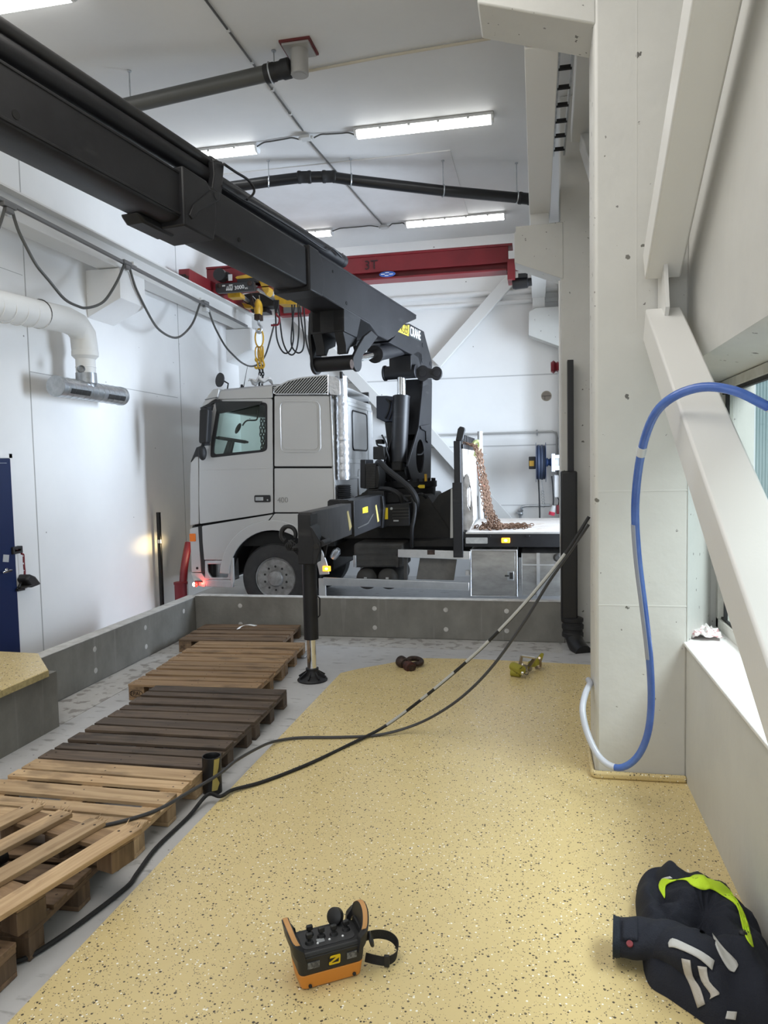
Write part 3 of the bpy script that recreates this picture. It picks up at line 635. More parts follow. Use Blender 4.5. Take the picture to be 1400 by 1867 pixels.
# side air deflector with slanted grille, silver rear cap
gr = cpoly([(630, 198), (632, 175), (650, 160), (720, 124), (800, 104), (900, 92), (974, 86), (976, 206), (645, 206)])
defl = both('side_deflector', gr, [], BLKP, YT - .02, YT + .03, truck, .01)
b = MB()
def inside(u, v, poly):
    c = False
    for i in range(len(poly)):
        (x1, y1), (x2, y2) = poly[i], poly[i - 1]
        if (y1 > v) != (y2 > v) and u < (x2 - x1) * (v - y1) / (y2 - y1) + x1: c = not c
    return c
for k in range(26):
    p0 = V((620 + k * 17.5 - 60, 212)); p1 = V((620 + k * 17.5 + 60, 78)); seg = []
    for j in range(41):
        q = p0.lerp(p1, j / 40); w_ = c6(q.x, q.y)
        if inside(w_[0], w_[1], gr): seg.append(w_)
    if len(seg) > 3: b.bar((seg[0][0], YT - .024, seg[0][1]), (seg[-1][0], YT - .024, seg[-1][1]), .008, .016, upv=(0, 1, 0))
b.build('slanted_slats', SILV2, defl)
b = MB(); b.tube([V((x, YT - .02, z)) for x, z in gr], .011, 6, 0, True); b.build('grille_rim', SILV2, defl)
cp = cpoly([(976, 86), (1030, 98), (1050, 120), (1052, 200), (1048, 214), (985, 208)], .02, 3)
b = MB(); b.prism(cp, [], XZ, YT - .02, YT + .25); b.build('rear_cap', TAPE, truck, bev=.02)
# cab rear wall with pressed panels
xr = c6(1012, 500)[0]; zr0, zr1 = c6(1000, 880)[1], c6(1000, 175)[1]
b = MB(); b.bx(xr - .06, xr, YT + .02, YF - .02, zr0 - .25, zr1 - .10); b.bx(xr - .3, xr + .0, YT + .1, YF - .1, zr1 - .12, zr1 - .02); back = b.build('rear_wall', SILVER, truck, bev=.03)
b = MB(); b.tube([V((xr + .004, y, z)) for y, z in rrect(YT + 1.0, 2.28, YF - .5, 2.86, .08)], .014, 6, 0, True); b.build('rear_window_seal', RUB, back)
b = MB(); b.prism(rrect(YT + 1.0, 2.28, YF - .5, 2.86, .08), [], YZ, xr + .001, xr + .006); b.build('rear_window_blank', SILVER, back)
for k, (z0, z1) in enumerate(((2.08, 2.14), (2.92, 2.97), (1.85, 1.88))):
    b = MB(); b.bx(xr, xr + .014, YT + .5, YF - .2, z0, z1); b.build('rib', SILVER, back, bev=.006)
b = MB(); b.tube([V((xr + .004, y, z)) for y, z in rrect(YT + 1.3, 1.45, YT + 1.9, 1.98, .09)], .012, 6, 0, True); b.build('pressed_panel', SILVER, back)
b = MB(); b.tube([V((xr + .004, y, z)) for y, z in rrect(YF - .42, 1.45, YF - .12, 2.95, .06)], .010, 6, 0, True); b.build('pressed_panel', SILVER, back)
# taped intake pipe at the rear corner
ip = [P(622, 700, y=YT + .10), P(623, 745, y=YT + .10), P(625, 800, y=YT + .10), P(627, 888, y=YT + .10)]
b = MB(); prof = []; L = (ip[-1] - ip[0]).length
for k in range(45):
    prof.append((.082 + (.006 if k % 3 == 0 else 0) + random.uniform(-.004, .004) + .012 * (k / 44), -L * k / 44 + .1))
b.lathe(prof, ip[0], (0, 0, 1), 20); b.build('taped_intake_pipe', TAPE, truck)
b = MB(); b.lathe([(.098 if k % 2 else .082, -k * .013) for k in range(18)], ip[-1] + V((0, 0, .03)), (0, 0, 1), 20); b.build('intake_bellows', RUB, truck)
# front wheel
def wheel(c, side, par=truck):
    t = [(.29, .06), (.30, .0), (.40, -.012), (.47, .005), (.497, .05), (.50, .10), (.50, .22), (.49, .28), (.40, .30), (.29, .28)]
    b = MB(); b.lathe(t, c, (0, side, 0), 56); ty = b.build('tyre', TYRE, par)
    b = MB(); b.lathe([(.30, .02), (.285, .0), (.268, .02), (.262, .06), (.255, .10), (.21, .075), (.20, .055), (.125, .05), (.12, .07), (.02, .07)], c, (0, side, 0), 48); rm = b.build('rim', RIM, par)
    b = MB(); b.lathe([(.118, .05), (.115, .0), (.10, -.02), (.06, -.028), (.0, -.028)], c, (0, side, 0), 32); b.build('hub', RIM, par)
    for k in range(10):
        a = math.radians(36 * k + 18)
        b = MB(); q = c + V((math.cos(a) * .165, side * .052, math.sin(a) * .165)); b.lathe([(.026, 0), (.026, -.012), (.017, -.014), (.016, -.034), (.0, -.034)], q, (0, side, 0), 12); b.build('wheel_nut', DARK, rm)
    for k in range(10):
        a = math.radians(36 * k)
        b = MB(); q = c + V((math.cos(a) * .233, side * .083, math.sin(a) * .233)); b.lathe([(.022, .003), (.022, -.006), (0, -.006)], q, (0, side, 0), 14); b.build('hand_hole', GROOVE, rm)
wheel(wc + V((0, .06, 0)), 1); wheel(V((wc.x, YF - .06, .5)), -1)
for yy, sd in ((YT + .08, 1), (YF - .08, -1)): wheel(V((1.25, yy, .5)), sd)
# bumper, step, lamps
both('lamp_panel', cpoly([(86, 1072), (92, 1062), (142, 1052), (148, 1150), (160, 1343), (98, 1343)], .012, 3), [], SILVER, YT + .02, YT + .12, truck, .015)
b = MB(); b.prism(cpoly([(140, 1050), (160, 1042), (172, 1060), (186, 1250), (196, 1290), (178, 1350), (166, 1340), (150, 1200)]), [], XZ, YT + .012, YT + .10); b.build('bumper_trim', BLKP, truck, bev=.006)
both('bumper_corner', cpoly([(94, 1347), (162, 1347), (192, 1392), (184, 1438), (122, 1424)], .015, 3), [], SILVER, YT + .02, YT + .12, truck, .015)
b = MB(); x0 = c6(98, 1300)[0]; b.bx(x0 - .02, x0 + .3, YT + .1, YF - .1, .38, 1.25); b.build('grille', BLKP, truck, bev=.03)
b = MB(); q0, q1 = c6(86, 1096), c6(126, 1146); b.prism(rrect(q0[0], q1[1], q1[0], q0[1], .012), [], XZ, YT + .006, YT + .03); b.build('turn_lamp', ORANGE, truck, bev=.005)
b = MB(); q = c6(134, 1317); b.lathe([(.018, 0), (.02, .012)], (q[0], YT + .016, q[1]), (0, 1, 0), 14); b.build('bumper_hole', GROOVE, truck)
for yy in (YT + .30, YF - .30):
    b = MB(); b.ell((x0 - .02, yy, .86), .05, .14, .11, 16, 10); b.build('headlamp', HEADL, truck)
b = MB(); b.prism(cpoly([(185, 1268), (355, 1268), (352, 1390), (185, 1390)]), [cpoly([(200, 1290), (336, 1290), (334, 1376), (225, 1376), (204, 1340)], .02, 3)], XZ, YT + .01, YT + .05); st = b.build('step', SILV2, truck, bev=.006)
b = MB(); q0, q1 = c6(185, 1392), c6(366, 1262); b.bx(q0[0], q1[0], YT + .18, YT + .20, q0[1], q1[1]); b.bx(q0[0], q1[0], YT + .05, YT + .19, q0[1], q0[1] + .02); b.build('step_tray', ZINC, st)
b = MB(); b.prism(cpoly([(190, 1392), (366, 1392), (364, 1440), (190, 1434)], .01, 3), [], XZ, YT + .004, YT + .06); b.build('step_bar', SILV2, st, bev=.008)
b = MB(); b.prism(cpoly([(356, 1250), (368, 1250), (372, 1395), (362, 1440), (352, 1390)]), [], XZ, YT + .0, YT + .04); b.build('step_bracket', SILVER, st, bev=.004)
q = c6(140, 1417); b = MB(); b.ell((q[0], YT - .04, q[1]), .022, .03, .034, 14, 10); b.build('marker_lamp', REDLIT, truck)
b = MB(); b.ell((q[0] - .035, YT - .035, q[1]), .022, .028, .032, 14, 10); b.build('marker_lamp', HEADL, truck)
b = MB(); b.bar((q[0] - .02, YT - .04, q[1] + .045), (q[0] + .07, YT + .03, q[1] + .03), .02, .02); b.lathe([(.036, 0), (.036, .03)], (q[0] - .015, YT - .04, q[1]), (0, 1, 0), 14); b.build('lamp_arm', RUB, truck)
pt = bpy.data.lights.new('marker_glow', 'POINT'); pt.energy = 1.6; pt.color = (1, .06, .04); pt.shadow_soft_size = .02
po = bpy.data.objects.new('marker_glow', pt); COL.objects.link(po); po.location = (q[0] + .03, YT - .07, q[1])
sl = bpy.data.lights.new('headlamp_beam', 'SPOT'); sl.energy = 15; sl.color = (1, .74, .34); sl.spot_size = math.radians(40); sl.spot_blend = 1.0; sl.shadow_soft_size = .03
so = bpy.data.objects.new('headlamp_beam', sl); COL.objects.link(so); so.scale = (3.0, .9, 1); so.location = (x0 - .10, YT + .22, .95); so.rotation_euler = (V((LW, 9.82, .97)) - V(so.location)).to_track_quat('-Z', 'Y').to_euler()
# mirrors, wiper-side details
mp0, mp1 = c6(224, 302), c6(214, 522)
b = MB(); b.prism(roundpoly([(mp0[0] - .075, mp0[1]), (mp0[0] + .06, mp0[1]), (mp1[0] + .055, mp1[1]), (mp1[0] - .065, mp1[1])], .04), [], XZ, YT - .20, YT - .06); mr = b.build('side_mirror', RUB, truck, bev=.02)
b = MB(); b.ell((c6(198, 580)[0], YT - .13, c6(198, 580)[1]), .055, .07, .105, 14, 10); b.build('lower_mirror', RUB, truck)
b = MB(); b.bar((c6(235, 290)[0], YT + .02, c6(235, 290)[1]), (c6(222, 300)[0], YT - .13, c6(222, 300)[1]), .03, .03); b.bar((c6(215, 525)[0], YT + .02, c6(215, 525)[1]), (c6(205, 530)[0], YT - .13, c6(205, 530)[1]), .03, .03); b.build('mirror_arm', RUB, mr)
q = P(402, 693, y=10.5); b = MB(); b.lathe([(.0, -.03), (.06, -.025), (.105, 0), (.108, .02), (0, .025)], q, V((-.5, -.8, .1)), 24); rm_ = b.build('roof_mirror', BLKP, truck)
b = MB(); b.tube([q + V((.02, .03, 0)), q + V((.10, .05, -.05)), q + V((.08, .05, -.15)), q + V((.02, .0, -.16))], .012, 8); b.build('mirror_stalk', RUB, rm_)
q0, q1 = P(441, 706, y=11.2), P(451, 668, y=11.2); b = MB(); b.cyl(q0 - V((0, 0, .12)), q1, .008, .003, 8); b.lathe([(.03, -.10), (.02, .04), (0, .045)], q0, (0, 0, 1), 12); b.build('antenna', RUB, truck)
# cab interior
b = MB(); b.bx(-4.70, -2.72, YT + .10, YF - .10, .95, 1.15); b.build('cab_floor', GROOVE, truck)
b = MB(); b.prism([(-4.70, 1.1), (-4.72, 2.0), (-4.45, 2.13), (-4.2, 2.1), (-4.1, 1.9), (-4.15, 1.1)], [], XZ, YT + .12, YF - .12); b.build('dashboard', DARK, truck, bev=.02)
q0, q1 = c6(262, 482, YT + .55), c6(455, 512, YT + .55); cc = V(((q0[0] + q1[0]) / 2, YT + .55, (q0[1] + q1[1]) / 2)); dx = V((q1[0] - q0[0], 0, q1[1] - q0[1]))
b = MB(); b.torus(cc, V((-dx.z, .0, dx.x)), .23, .017, 36, 8); b.cyl(cc, cc + V((-.12, 0, -.35)), .05, .07); b.bar(cc - dx * .45, cc + dx * .45, .05, .02, upv=(0, 1, 0)); b.build('steering_wheel', DARK, truck)
b = MB(); b.bx(-3.46, -3.30, YT + .25, YT + .75, 1.5, 2.55); b.bx(-3.9, -3.4, YT + .25, YT + .75, 1.4, 1.75); b.build('driver_seat', DARK, truck, bev=.05)
b = MB(); b.bx(-3.44, -3.28, YF - .75, YF - .3, 1.5, 2.3); b.bx(-3.9, -3.4, YF - .75, YF - .3, 1.4, 1.7); b.build('passenger_seat', DARK, truck, bev=.05)
b = MB(); b.bx(-3.24, -3.20, YT + .1, YF - .1, 1.1, 3.0); b.build('cab_curtain', DARK, truck)
v0 = [P(*p, y=YT + .5) for p in ((400, 742), (480, 737), (480, 758), (452, 757), (398, 748))]
b = MB(); b.prism([(p.x, p.z) for p in v0], [], XZ, YT + .35, YT + 1.0); b.build('inner_visor', SOOT, truck)
b = MB(); mm_ = [P(468, 762, y=YT - .2), P(462, 768, y=YT - .2), P(446, 768, y=YT - .2), P(440, 776, y=YT - .2)]
b.tube([P(468, 748, y=YT + .35), P(468, 765, y=YT + .35), P(450, 767, y=YT + .35), P(442, 776, y=YT + .35)], .011, 8, 5); b.ell(P(434, 781, y=YT + .35), .03, .04, .085, 12, 8, Matrix.Rotation(.5, 3, 'Y')); b.build('inner_mirror', SOOT, truck)
# chassis
for yy in (10.45, 11.25):
    b = MB(); b.bx(-4.3, 3.4, yy, yy + .09, .72, 1.0); b.build('frame_rail', DARK, truck)
b = MB(); b.bx(-4.3, -2.9, 10.3, 11.5, .55, 1.0); b.build('engine', DARK, truck)
for xx, rr_ in ((wc.x, .07), (1.25, .1)): b = MB(); b.cyl((xx, YT + .2, .5), (xx, YF - .2, .5), rr_); b.build('axle', DARK, truck)
# bed
bx0 = P(849, 965, y=YT).x
b = MB(); b.bx(bx0, 3.4, YT + .01, YF, 1.10, 1.145); bed = b.build('bed_floor', BEDW, truck)
b = MB(); b.bx(bx0 - .02, 3.4, YT, YT + .06, .955, 1.142); b.bx(bx0 - .02, 3.4, YF - .06, YF, .955, 1.142)
for k in range(6): b.bx(bx0 + .2 + k * .6, bx0 + .26 + k * .6, YT + .06, YF - .06, .98, 1.10)
sb = b.build('bed_frame', BLACK, truck, bev=.006)
b = MB(); b.bx(bx0, 3.4, YT - .004, YT + .012, 1.128, 1.149); b.build('bed_edge', SILV2, truck)
q0, q1 = P(849, 980, y=YT), P(889, 991, y=YT); b = MB(); b.prism(rrect(q0.x, q1.z, q1.x, q0.z, .01), [], XZ, YT - .006, YT); b.build('reflector', ZINC, sb)
def amber(px, py, w_, h_, par):
    q = P(px, py, y=YT); b = MB(); b.prism(rrect(q.x - w_, q.z - h_, q.x + w_, q.z + h_, .01), [], XZ, YT - .03, YT - .001); o = b.build('side_marker', ORLIT, par, bev=.006)
    b = MB(); b.ell((q.x, YT - .031, q.z), .022, .004, .016, 10, 8); b.build('bulb', ORCORE, o)
amber(922, 985, .055, .032, sb); amber(596, 1036.5, .055, .036, truck)
for px in (891, 962):
    q = P(px, 977, y=YT); b = MB(); b.bx(q.x - .025, q.x + .025, YT - .012, YT, q.z - .012, q.z + .012); b.build('bed_lug', BLACK, sb, bev=.003)
# headboard: near post, far pole, panel, slats on top
hb = lambda px, py, y=YT: P(px, py, y=y)
b = MB(); q0, q1 = hb(827, 804), hb(840, 880); b.bx(q0.x, q1.x + .0, YT - .02, YT + .12, .93, q0.z); post = b.build('headboard_post', BLACK, truck, bev=.006)
q2, q3 = hb(825, 880), hb(843, 880); b = MB(); b.bx(q2.x, q3.x, YT - .04, YT + .0, .82, q2.z); b.build('post_socket', BLACK, post, bev=.006)
b = MB(); xh = q1.x; b.bx(xh - .05, xh + .02, YT + .12, YF - .1, 1.15, q0.z - .06); hbp = b.build('headboard_panel', mat('worn_white_sheet', (.46, .44, .42), .6, noise=(5, (.30, .28, .265), .35, .7)), truck)
for k in range(9):
    y_ = YT + .25 + k * .25; b = MB(); b.bx(xh - .05, xh + .0, y_, y_ + .07, q0.z - .06, q0.z + .10); b.build('top_slat', BLACK, truck, bev=.004)
b = MB(); b.bx(xh - .07, xh + .03, YT + .1, YF - .05, q0.z - .10, q0.z - .04); b.build('top_rail', BLACK, truck, bev=.006)
b = MB(); f = [hb(*p) for p in ((830, 804), (834, 782), (838, 777), (846, 779), (848, 783), (845, 795), (842, 804))]; b.prism([(p.x, p.z) for p in f], [], XZ, YT + .02, YT + .09); b.build('rubber_stop', RUB, truck, bev=.012)
pf_ = P(875, 790, y=YF - .05); b = MB(); b.cyl((pf_.x, YF - .05, 1.14), (pf_.x, YF - .05, pf_.z + .03), .042, n=16); pp_ = b.build('headboard_pole', GPLAST, truck)
b = MB(); b.bar((pf_.x, YF - .05, P(875, 829, y=YF).z), (pf_.x + .1, YF - .05, P(875, 829, y=YF).z), .03, .03); b.build('pole_lug', ZINC, pp_)
rg = [hb(*p, YT + .25) for p in ((845, 882), (848, 866), (853, 863), (858, 868), (861, 885), (865, 925), (866, 950), (858, 966), (846, 966))]
rh = [hb(*p, YT + .25) for p in ((854, 894), (857, 886), (859, 890), (860, 910), (858, 926), (855, 920))]
b = MB(); b.prism([(p.x, p.z) for p in rg], [[(p.x, p.z) for p in rh]], XZ, YT + .12, YT + .22); b.build('rear_plate', mat('worn_aluminium', (.55, .54, .53), .45, .7, noise=(8, (.33, .31, .29), .35, .65)), truck, bev=.012)
# side guard, boxes and tanks between the wheels
def pq(name, pts, y0, y1, m_, par=truck, bev=.006):
    b = MB(); b.prism([(P(x, y, y=YT).x, P(x, y, y=YT).z) for x, y in pts], [], XZ, y0, y1); return b.build(name, m_, par, bev=bev)
pq('side_guard_rail', [(589, 1052.5), (855, 1062), (855, 1076.5), (589, 1067)], YT - .01, YT + .03, SILV2)
o = pq('side_guard_rail', [(725.5, 1001), (857, 1005), (857, 1020.5), (725.5, 1016)], YT - .01, YT + .03, SILV2)
b = MB(); q = P(786, 1007, y=YT); b.bx(q.x - .05, q.x + .05, YT - .012, YT - .008, q.z - .03, q.z + .03); b.build('rust_patch', RUSTD, o)
pq('rear_guard_plate', [(764, 1017), (832, 1018), (826, 1060), (757, 1058)], YT + .08, YT + .11, BROWNP)
pq('guard_bracket', [(735, 1016), (742, 1016), (742, 1058), (735, 1058)], YT + .03, YT + .08, SOOT)
bt = pq('battery_box', [(641, 994), (648, 991), (733, 991), (735, 1036), (641, 1037)], YT + .10, YT + .65, SOOT, bev=.03)
for k in range(3): b = MB(); q0, q1 = P(648, 1002 + k * 11, y=YT), P(728, 1000 + k * 11, y=YT); b.bar((q0.x, YT + .096, q0.z), (q1.x, YT + .096, q1.z), .008, .012); b.build('box_rib', SOOT, bt)
for px in (644, 722):
    q = P(px, 1022, y=YT); b = MB(); b.bx(q.x - .02, q.x + .02, YT + .07, YT + .1, q.z - .1, q.z + .06); b.build('box_latch', ZINC if px < 700 else SOOT, bt, bev=.004)
for px, r_ in ((663, .155), (703, .155)):
    q = P(px, 1052, y=YT); b = MB(); b.lathe([(0, -.02), (.09, .0), (r_ - .01, .05), (r_, .1), (r_, .9), (.05, 1.0)], (q.x, YT + .12, q.z - .05), (0, 1, 0), 26); tk = b.build('air_tank', SOOT, truck)
    b = MB(); b.bx(q.x - .02, q.x + .02, YT + .095, YT + .1, q.z - .06, q.z - .02); b.build('tank_tag', GPLAST, tk)
b = MB(); b.lathe([(.0, 0), (.05, 0), (.06, .1), (.03, .16)], P(607, 1016, y=YT + .1), (.4, -.2, .5), 14); b.build('filter_cap', ZINC, truck)
q0, q1 = P(857, 1002, y=YT), P(944, 1090, y=YT)
b = MB(); b.bx(q0.x, q1.x, YT + .02, YT + .55, .30, q0.z); tb = b.build('tool_box', STAINL, truck, bev=.01)
b = MB(); b.prism([(q0.x + .02, .32), (q1.x - .03, .32), (q1.x - .03, q0.z - .03), (q0.x + .02, q0.z - .03)], [], XZ, YT + .005, YT + .02); td = b.build('box_door', STAINL, tb, bev=.004)
b = MB(); b.tube([V((u, YT + .012, v)) for u, v in [(q0.x + .005, .31), (q1.x - .008, .31), (q1.x - .008, q0.z - .006), (q0.x + .005, q0.z - .006)]], .012, 8, 0, True); b.build('box_rim', SILV2, tb)
l = P(931, 1050, y=YT); b = MB(); b.prism(rrect(l.x - .045, l.z - .06, l.x + .04, l.z + .06, .01), [], XZ, YT - .001, YT + .005); lt = b.build('latch', ZINC, td, bev=.002)
b = MB(); b.bx(l.x - .015, l.x + .03, YT - .006, YT, l.z - .04, l.z + .045); b.bx(l.x - .075, l.x - .02, YT - .006, YT, l.z - .01, l.z + .01); b.build('latch_handle', DARK, lt, bev=.003)
q2, q3 = P(950, 1010, y=YT), P(1022, 1090, y=YT)
b = MB(); b.bx(q2.x, q3.x + .5, YT + .12, YT + .75, .30, q2.z); b2 = b.build('storage_box', STAINL, truck, bev=.01)
b = MB(); z_ = P(950, 1032, y=YT).z; b.bx(q2.x - .005, q3.x + .5, YT + .10, YT + .13, z_ - .006, z_ + .01); xx = P(981, 1032, y=YT).x; b.bx(xx - .02, xx + .02, YT + .11, YT + .125, .3, q2.z); b.build('lid_line', SILV2, b2)
b = MB(); b.lathe([(.05, 0), (.055, .04), (.03, .06)], P(1016, 1016, y=YT + .1), (0, -1, 0), 16); b.build('filler_cap', SOOT, b2)
b = MB(); q = P(850, 1048, y=YT); b.lathe([(.035, 0), (.03, .06), (.0, .065)], (q.x, YT + .2, q.z - .03), (0, 0, 1), 14); b.build('white_cap', WPLAST, truck)
# grey upright and dark body fittings in front of the headboard
pq('mast_plate', [(820, 892), (826, 891), (826, 982), (819, 983)], YT + .1, YT + .16, GPLAST)
pq('sub_frame', [(745, 990), (850, 985), (850, 1000), (745, 1000)], YT + .2, YF - .3, DARK)
pq('sub_frame_plate', [(752, 960), (790, 905), (820, 890), (822, 985), (750, 985)], YT + .55, YT + .62, DARK)
# ================================================================== LOADER CRANE ON THE TRUCK
A0 = P(742, 882, y=10.9); A0 = V((A0.x, A0.y, 0))
AH = V((-.1857, -.9826, 0)); SD = V((.9826, -.1857, 0))
def K(t, w, h): return A0 + AH * t + SD * w + V((0, 0, h))
def kside(px, py, w):                 # pixel on the crane's side plane at offset w -> (t, h)
    d = ray(px, py); tt = ((A0 - V((EYE.x, EYE.y, 0))).dot(SD) + w) / d.dot(SD); p = EYE + d * tt
    return ((p - A0).dot(AH), p.z)
KF = lambda u, v, d: K(u, d, v)
crane = thing('loader_crane', 'black folding loader crane on the truck, its long boom reaching over the bay', 'crane', (A0.x, A0.y, 1.0))
def sec(name, t0, t1, w, top, bot, m_=BLACK, par=crane, bev=.012, c=.05):
    b = MB(); prof = [(w, top), (w, bot + c * .4), (w - c, bot), (-w + c, bot), (-w, bot + c * .4), (-w, top), (-w + c * .5, top + .015), (w - c * .5, top + .015)]
    b.loft([[K(t, a, h + .04 * t) for a, h in prof] for t in (t0, t1)]); return b.build(name, m_, par, bev=bev)
s1 = sec('boom_section', 5.0, 10.6, .165, 4.172, 3.80)
s2 = sec('boom_section', 2.9, 5.25, .19, 4.195, 3.79)
# edge ribs along the inner section
for h in (4.155, 3.835):
    b = MB(); b.bar(K(5.3, .166, h + .04 * 5.3 + .01), K(10.6, .166, h + .04 * 10.6 + .01), .012, .02); b.build('edge_rib', BLACK, s1, bev=.004)
o3 = [kside(*p, .205) for p in ((757, 578), (757, 587), (738, 591), (719, 614), (706, 628), (690, 618), (700, 603), (562, 519), (540, 506), (572, 455))]
b = MB(); t3 = [(.03, 4.213), (.03, 4.16), kside(738, 591, .205), kside(719, 614, .205), (1.15, 3.69), (1.5, 3.70), (1.75, 3.80), (3.25, 3.905), (3.25, 4.34)]
b.prism(t3, [], KF, -.205, .205); s3 = b.build('boom_section', BLACK, crane, bev=.012)
b = MB(); b.bar(K(.05, .206, 4.205), K(3.25, .206, 4.33), .010, .022); b.bar(K(1.8, .206, 3.83), K(3.2, .206, 3.915), .010, .02); b.build('edge_rib', BLACK, s3, bev=.003)
def collar(par, t0, t1, w, top, bot):
    b = MB(); pr = [(t0 + .12, top), (t1, top), (t1, bot), (t0 + .05, bot), (t0, bot + .15), (t0, top - .12)]
    b.prism([(t, h + .04 * t) for t, h in pr], [], KF, -w, w); return b.build('boom_collar', BLACK, par, bev=.015)
collar(s3, 3.02, 3.36, .222, 4.225, 3.755)
collar(s2, 4.98, 5.42, .205, 4.215, 3.755)
b = MB(); b.prism([(5.25, 3.95), (5.62, 3.965), (5.70, 4.03), (5.25, 4.03)], [], KF, -.20, -.02); b.build('wear_pad_housing', BLACK, s2, bev=.02)
def disc(px, py, w, r, par, m_=GROOVE, name='bolt_hole'):
    t, h = kside(px, py, w); b = MB(); b.lathe([(r, -.004), (r, .003), (0, .003)], K(t, w, h), SD, 16); return b.build(name, m_, par)
disc(29, 209, .166, .028, s1); disc(436, 437, .192, .020, s2); disc(607, 495, .207, .016, s3); disc(632, 553, .207, .022, s3)
# extension cylinders on top
b = MB(); b.cyl(K(2.08, 0, 4.515), K(10.6, 0, 4.72), .075, n=24); b.lathe([(.0, -.02), (.078, -.02), (.078, .06), (.07, .07)], K(2.10, 0, 4.516), AH + V((0, 0, .028)), 24); cA = b.build('extension_cylinder', BLACK, crane)
b = MB(); b.bx(-.05, .05, -.05, .05, -.05, .05); b.bm.free()
b = MB(); b.bar(K(2.2, 0, 4.30), K(2.2, 0, 4.5), .09, .12); b.build('cylinder_foot', BLACK, cA, bev=.008)
b = MB(); b.cyl(K(4.72, .02, 4.70), K(10.6, .02, 4.86), .045, n=20); b.lathe([(.0, -.02), (.06, -.02), (.06, .08), (.045, .09)], K(4.72, .02, 4.70), AH + V((0, 0, .027)), 20); b.build('extension_cylinder', mat('grey_black_steel', (.035, .035, .036), .32, .3), crane)
q = [kside(*p, .12) for p in ((389, 292), (405, 294), (409, 302), (405, 352), (396, 365), (386, 352), (391, 318))]
b = MB(); b.prism(q, [], KF, .06, .12); cl = b.build('cylinder_clamp', BLACK, crane, bev=.01)
b = MB(); b.prism(q, [], KF, -.12, -.06); b.build('clamp_cheek', BLACK, cl, bev=.01)
q = [kside(*p, .205) for p in ((344, 392), (352, 372), (383, 347), (400, 352), (398, 366), (362, 386), (350, 400))]
b = MB(); b.prism(q, [], KF, .19, .215); b.build('clamp_base', BLACK, cl, bev=.006)
disc(394, 357, .216, .03, cl, BLACK, 'clamp_bolt')
hp = lambda pts, w, r, name, n=8: (lambda b: (b.tube([K(*((lambda th: (th[0], w, th[1]))(kside(x, y, w)))) for x, y in pts], r, n, 5), b.build(name, BLACK, crane))[1])(MB())
hp(((408, 299), (430, 314), (452, 328), (463, 345), (460, 356), (450, 364)), .14, .012, 'hydraulic_pipe')
hp(((404, 340), (440, 362), (465, 375), (540, 420), (592, 455), (606, 453), (622, 468)), .12, .012, 'hydraulic_pipe')
# knuckle arm with lettering
kn = [kside(*p, .17) for p in ((724, 603), (737, 590), (747, 590), (773, 604), (777, 620), (788, 660), (788, 676), (770, 680), (762, 652), (740, 641), (709, 624), (719, 614))]
b = MB(); b.prism(kn, [], KF, -.17, .17); knu = b.build('knuckle_arm', BLACK, crane, bev=.01)
for px, py in ((771, 629), (770, 657), (785, 663)): disc(px, py, .172, .035, knu, BLACK, 'pin_head')
def kpt(px, py, w): t, h = kside(px, py, w); return K(t, w, h)
dcl = [kpt(*p, .173) for p in ((724, 604), (735, 592), (746, 593), (745, 613))]
th_ = [kside(*p, .173) for p in ((724, 604), (735, 592), (746, 593), (745, 613))]
b = MB(); b.prism(th_, [], KF, .170, .174); b.build('yellow_label', mat('yellow_label', (.75, .55, .05), .4), knu)
th_ = [kside(*p, .173) for p in ((746, 594), (768, 607), (767, 623), (746, 613))]
b = MB(); b.prism(th_, [], KF, .170, .1735); b.build('dark_label', mat('charcoal_label', (.035, .04, .04), .4), knu)
# text runs with t decreasing to the right of the picture
def ktext(body, pa, pb, w, h, m_, name):
    a_, b_ = kpt(*pa, w), kpt(*pb, w); L = (b_ - a_).length
    mb = MB(); mb.text(body, (0, 0, 0), (1, 0, 0), (0, 1, 0), 1.0, .002)
    xs = [v.co.x for v in mb.bm.verts]; ys = [v.co.y for v in mb.bm.verts]; x0, x1, y0, y1 = min(xs), max(xs), min(ys), max(ys)
    ex = (b_ - a_).normalized(); ey = V((0, 0, 1))
    for v in mb.bm.verts:
        u = (v.co.x - x0) / (x1 - x0) * L; k = (v.co.y - y0) / (y1 - y0) * h; v.co = a_ + ex * u + ey * k + SD * (v.co.z + .002)
    return mb.build(name, m_, knu, smooth=0)
ktext('NGER', (728.5, 604), (744.5, 611), .174, .135, BLK, 'lettering'); ktext('CRANE', (747.5, 611.5), (766.5, 620.5), .174, .135, WHT, 'lettering')
# link plate at the back of the knuckle, link barrel, lift cylinder
lk = lambda px, py: P(px, py, y=10.78)
b = MB(); c0, c1 = lk(771, 681), lk(796, 681)
ring = [(c0.x + .10 * math.cos(a), c0.z + .115 * math.sin(a)) for a in [math.radians(40 + 280 * k / 16) for k in range(17)]]
ring2 = [(c1.x + .085 * math.cos(a), c1.z + .10 * math.sin(a)) for a in [math.radians(-140 + 280 * k / 16) for k in range(17)]]
b.prism(ring + ring2, [], XZ, 10.75, 10.80); lp = b.build('link_plate', BLACK, crane, bev=.008)
for c_, r_ in ((c0, .05), (c1, .045)):
    b = MB(); b.lathe([(r_, -.0), (r_, .02), (0, .02)], (c_.x, 10.75, c_.z), (0, -1, 0), 18); b.build('link_pin', BLACK, lp)
b = MB(); b.cyl(K(.10, -.26, 3.40), K(.10, .22, 3.40), .10, n=24); b.lathe([(.115, 0), (.115, .03), (0, .03)], K(.10, -.26, 3.40), -SD, 24); b.prism([(-.2, 3.44), (.2, 3.40), (.2, 3.62), (-.1, 3.72), (-.3, 3.70)], [], KF, -.17, .17); b.build('link_barrel', BLACK, crane, bev=.006)
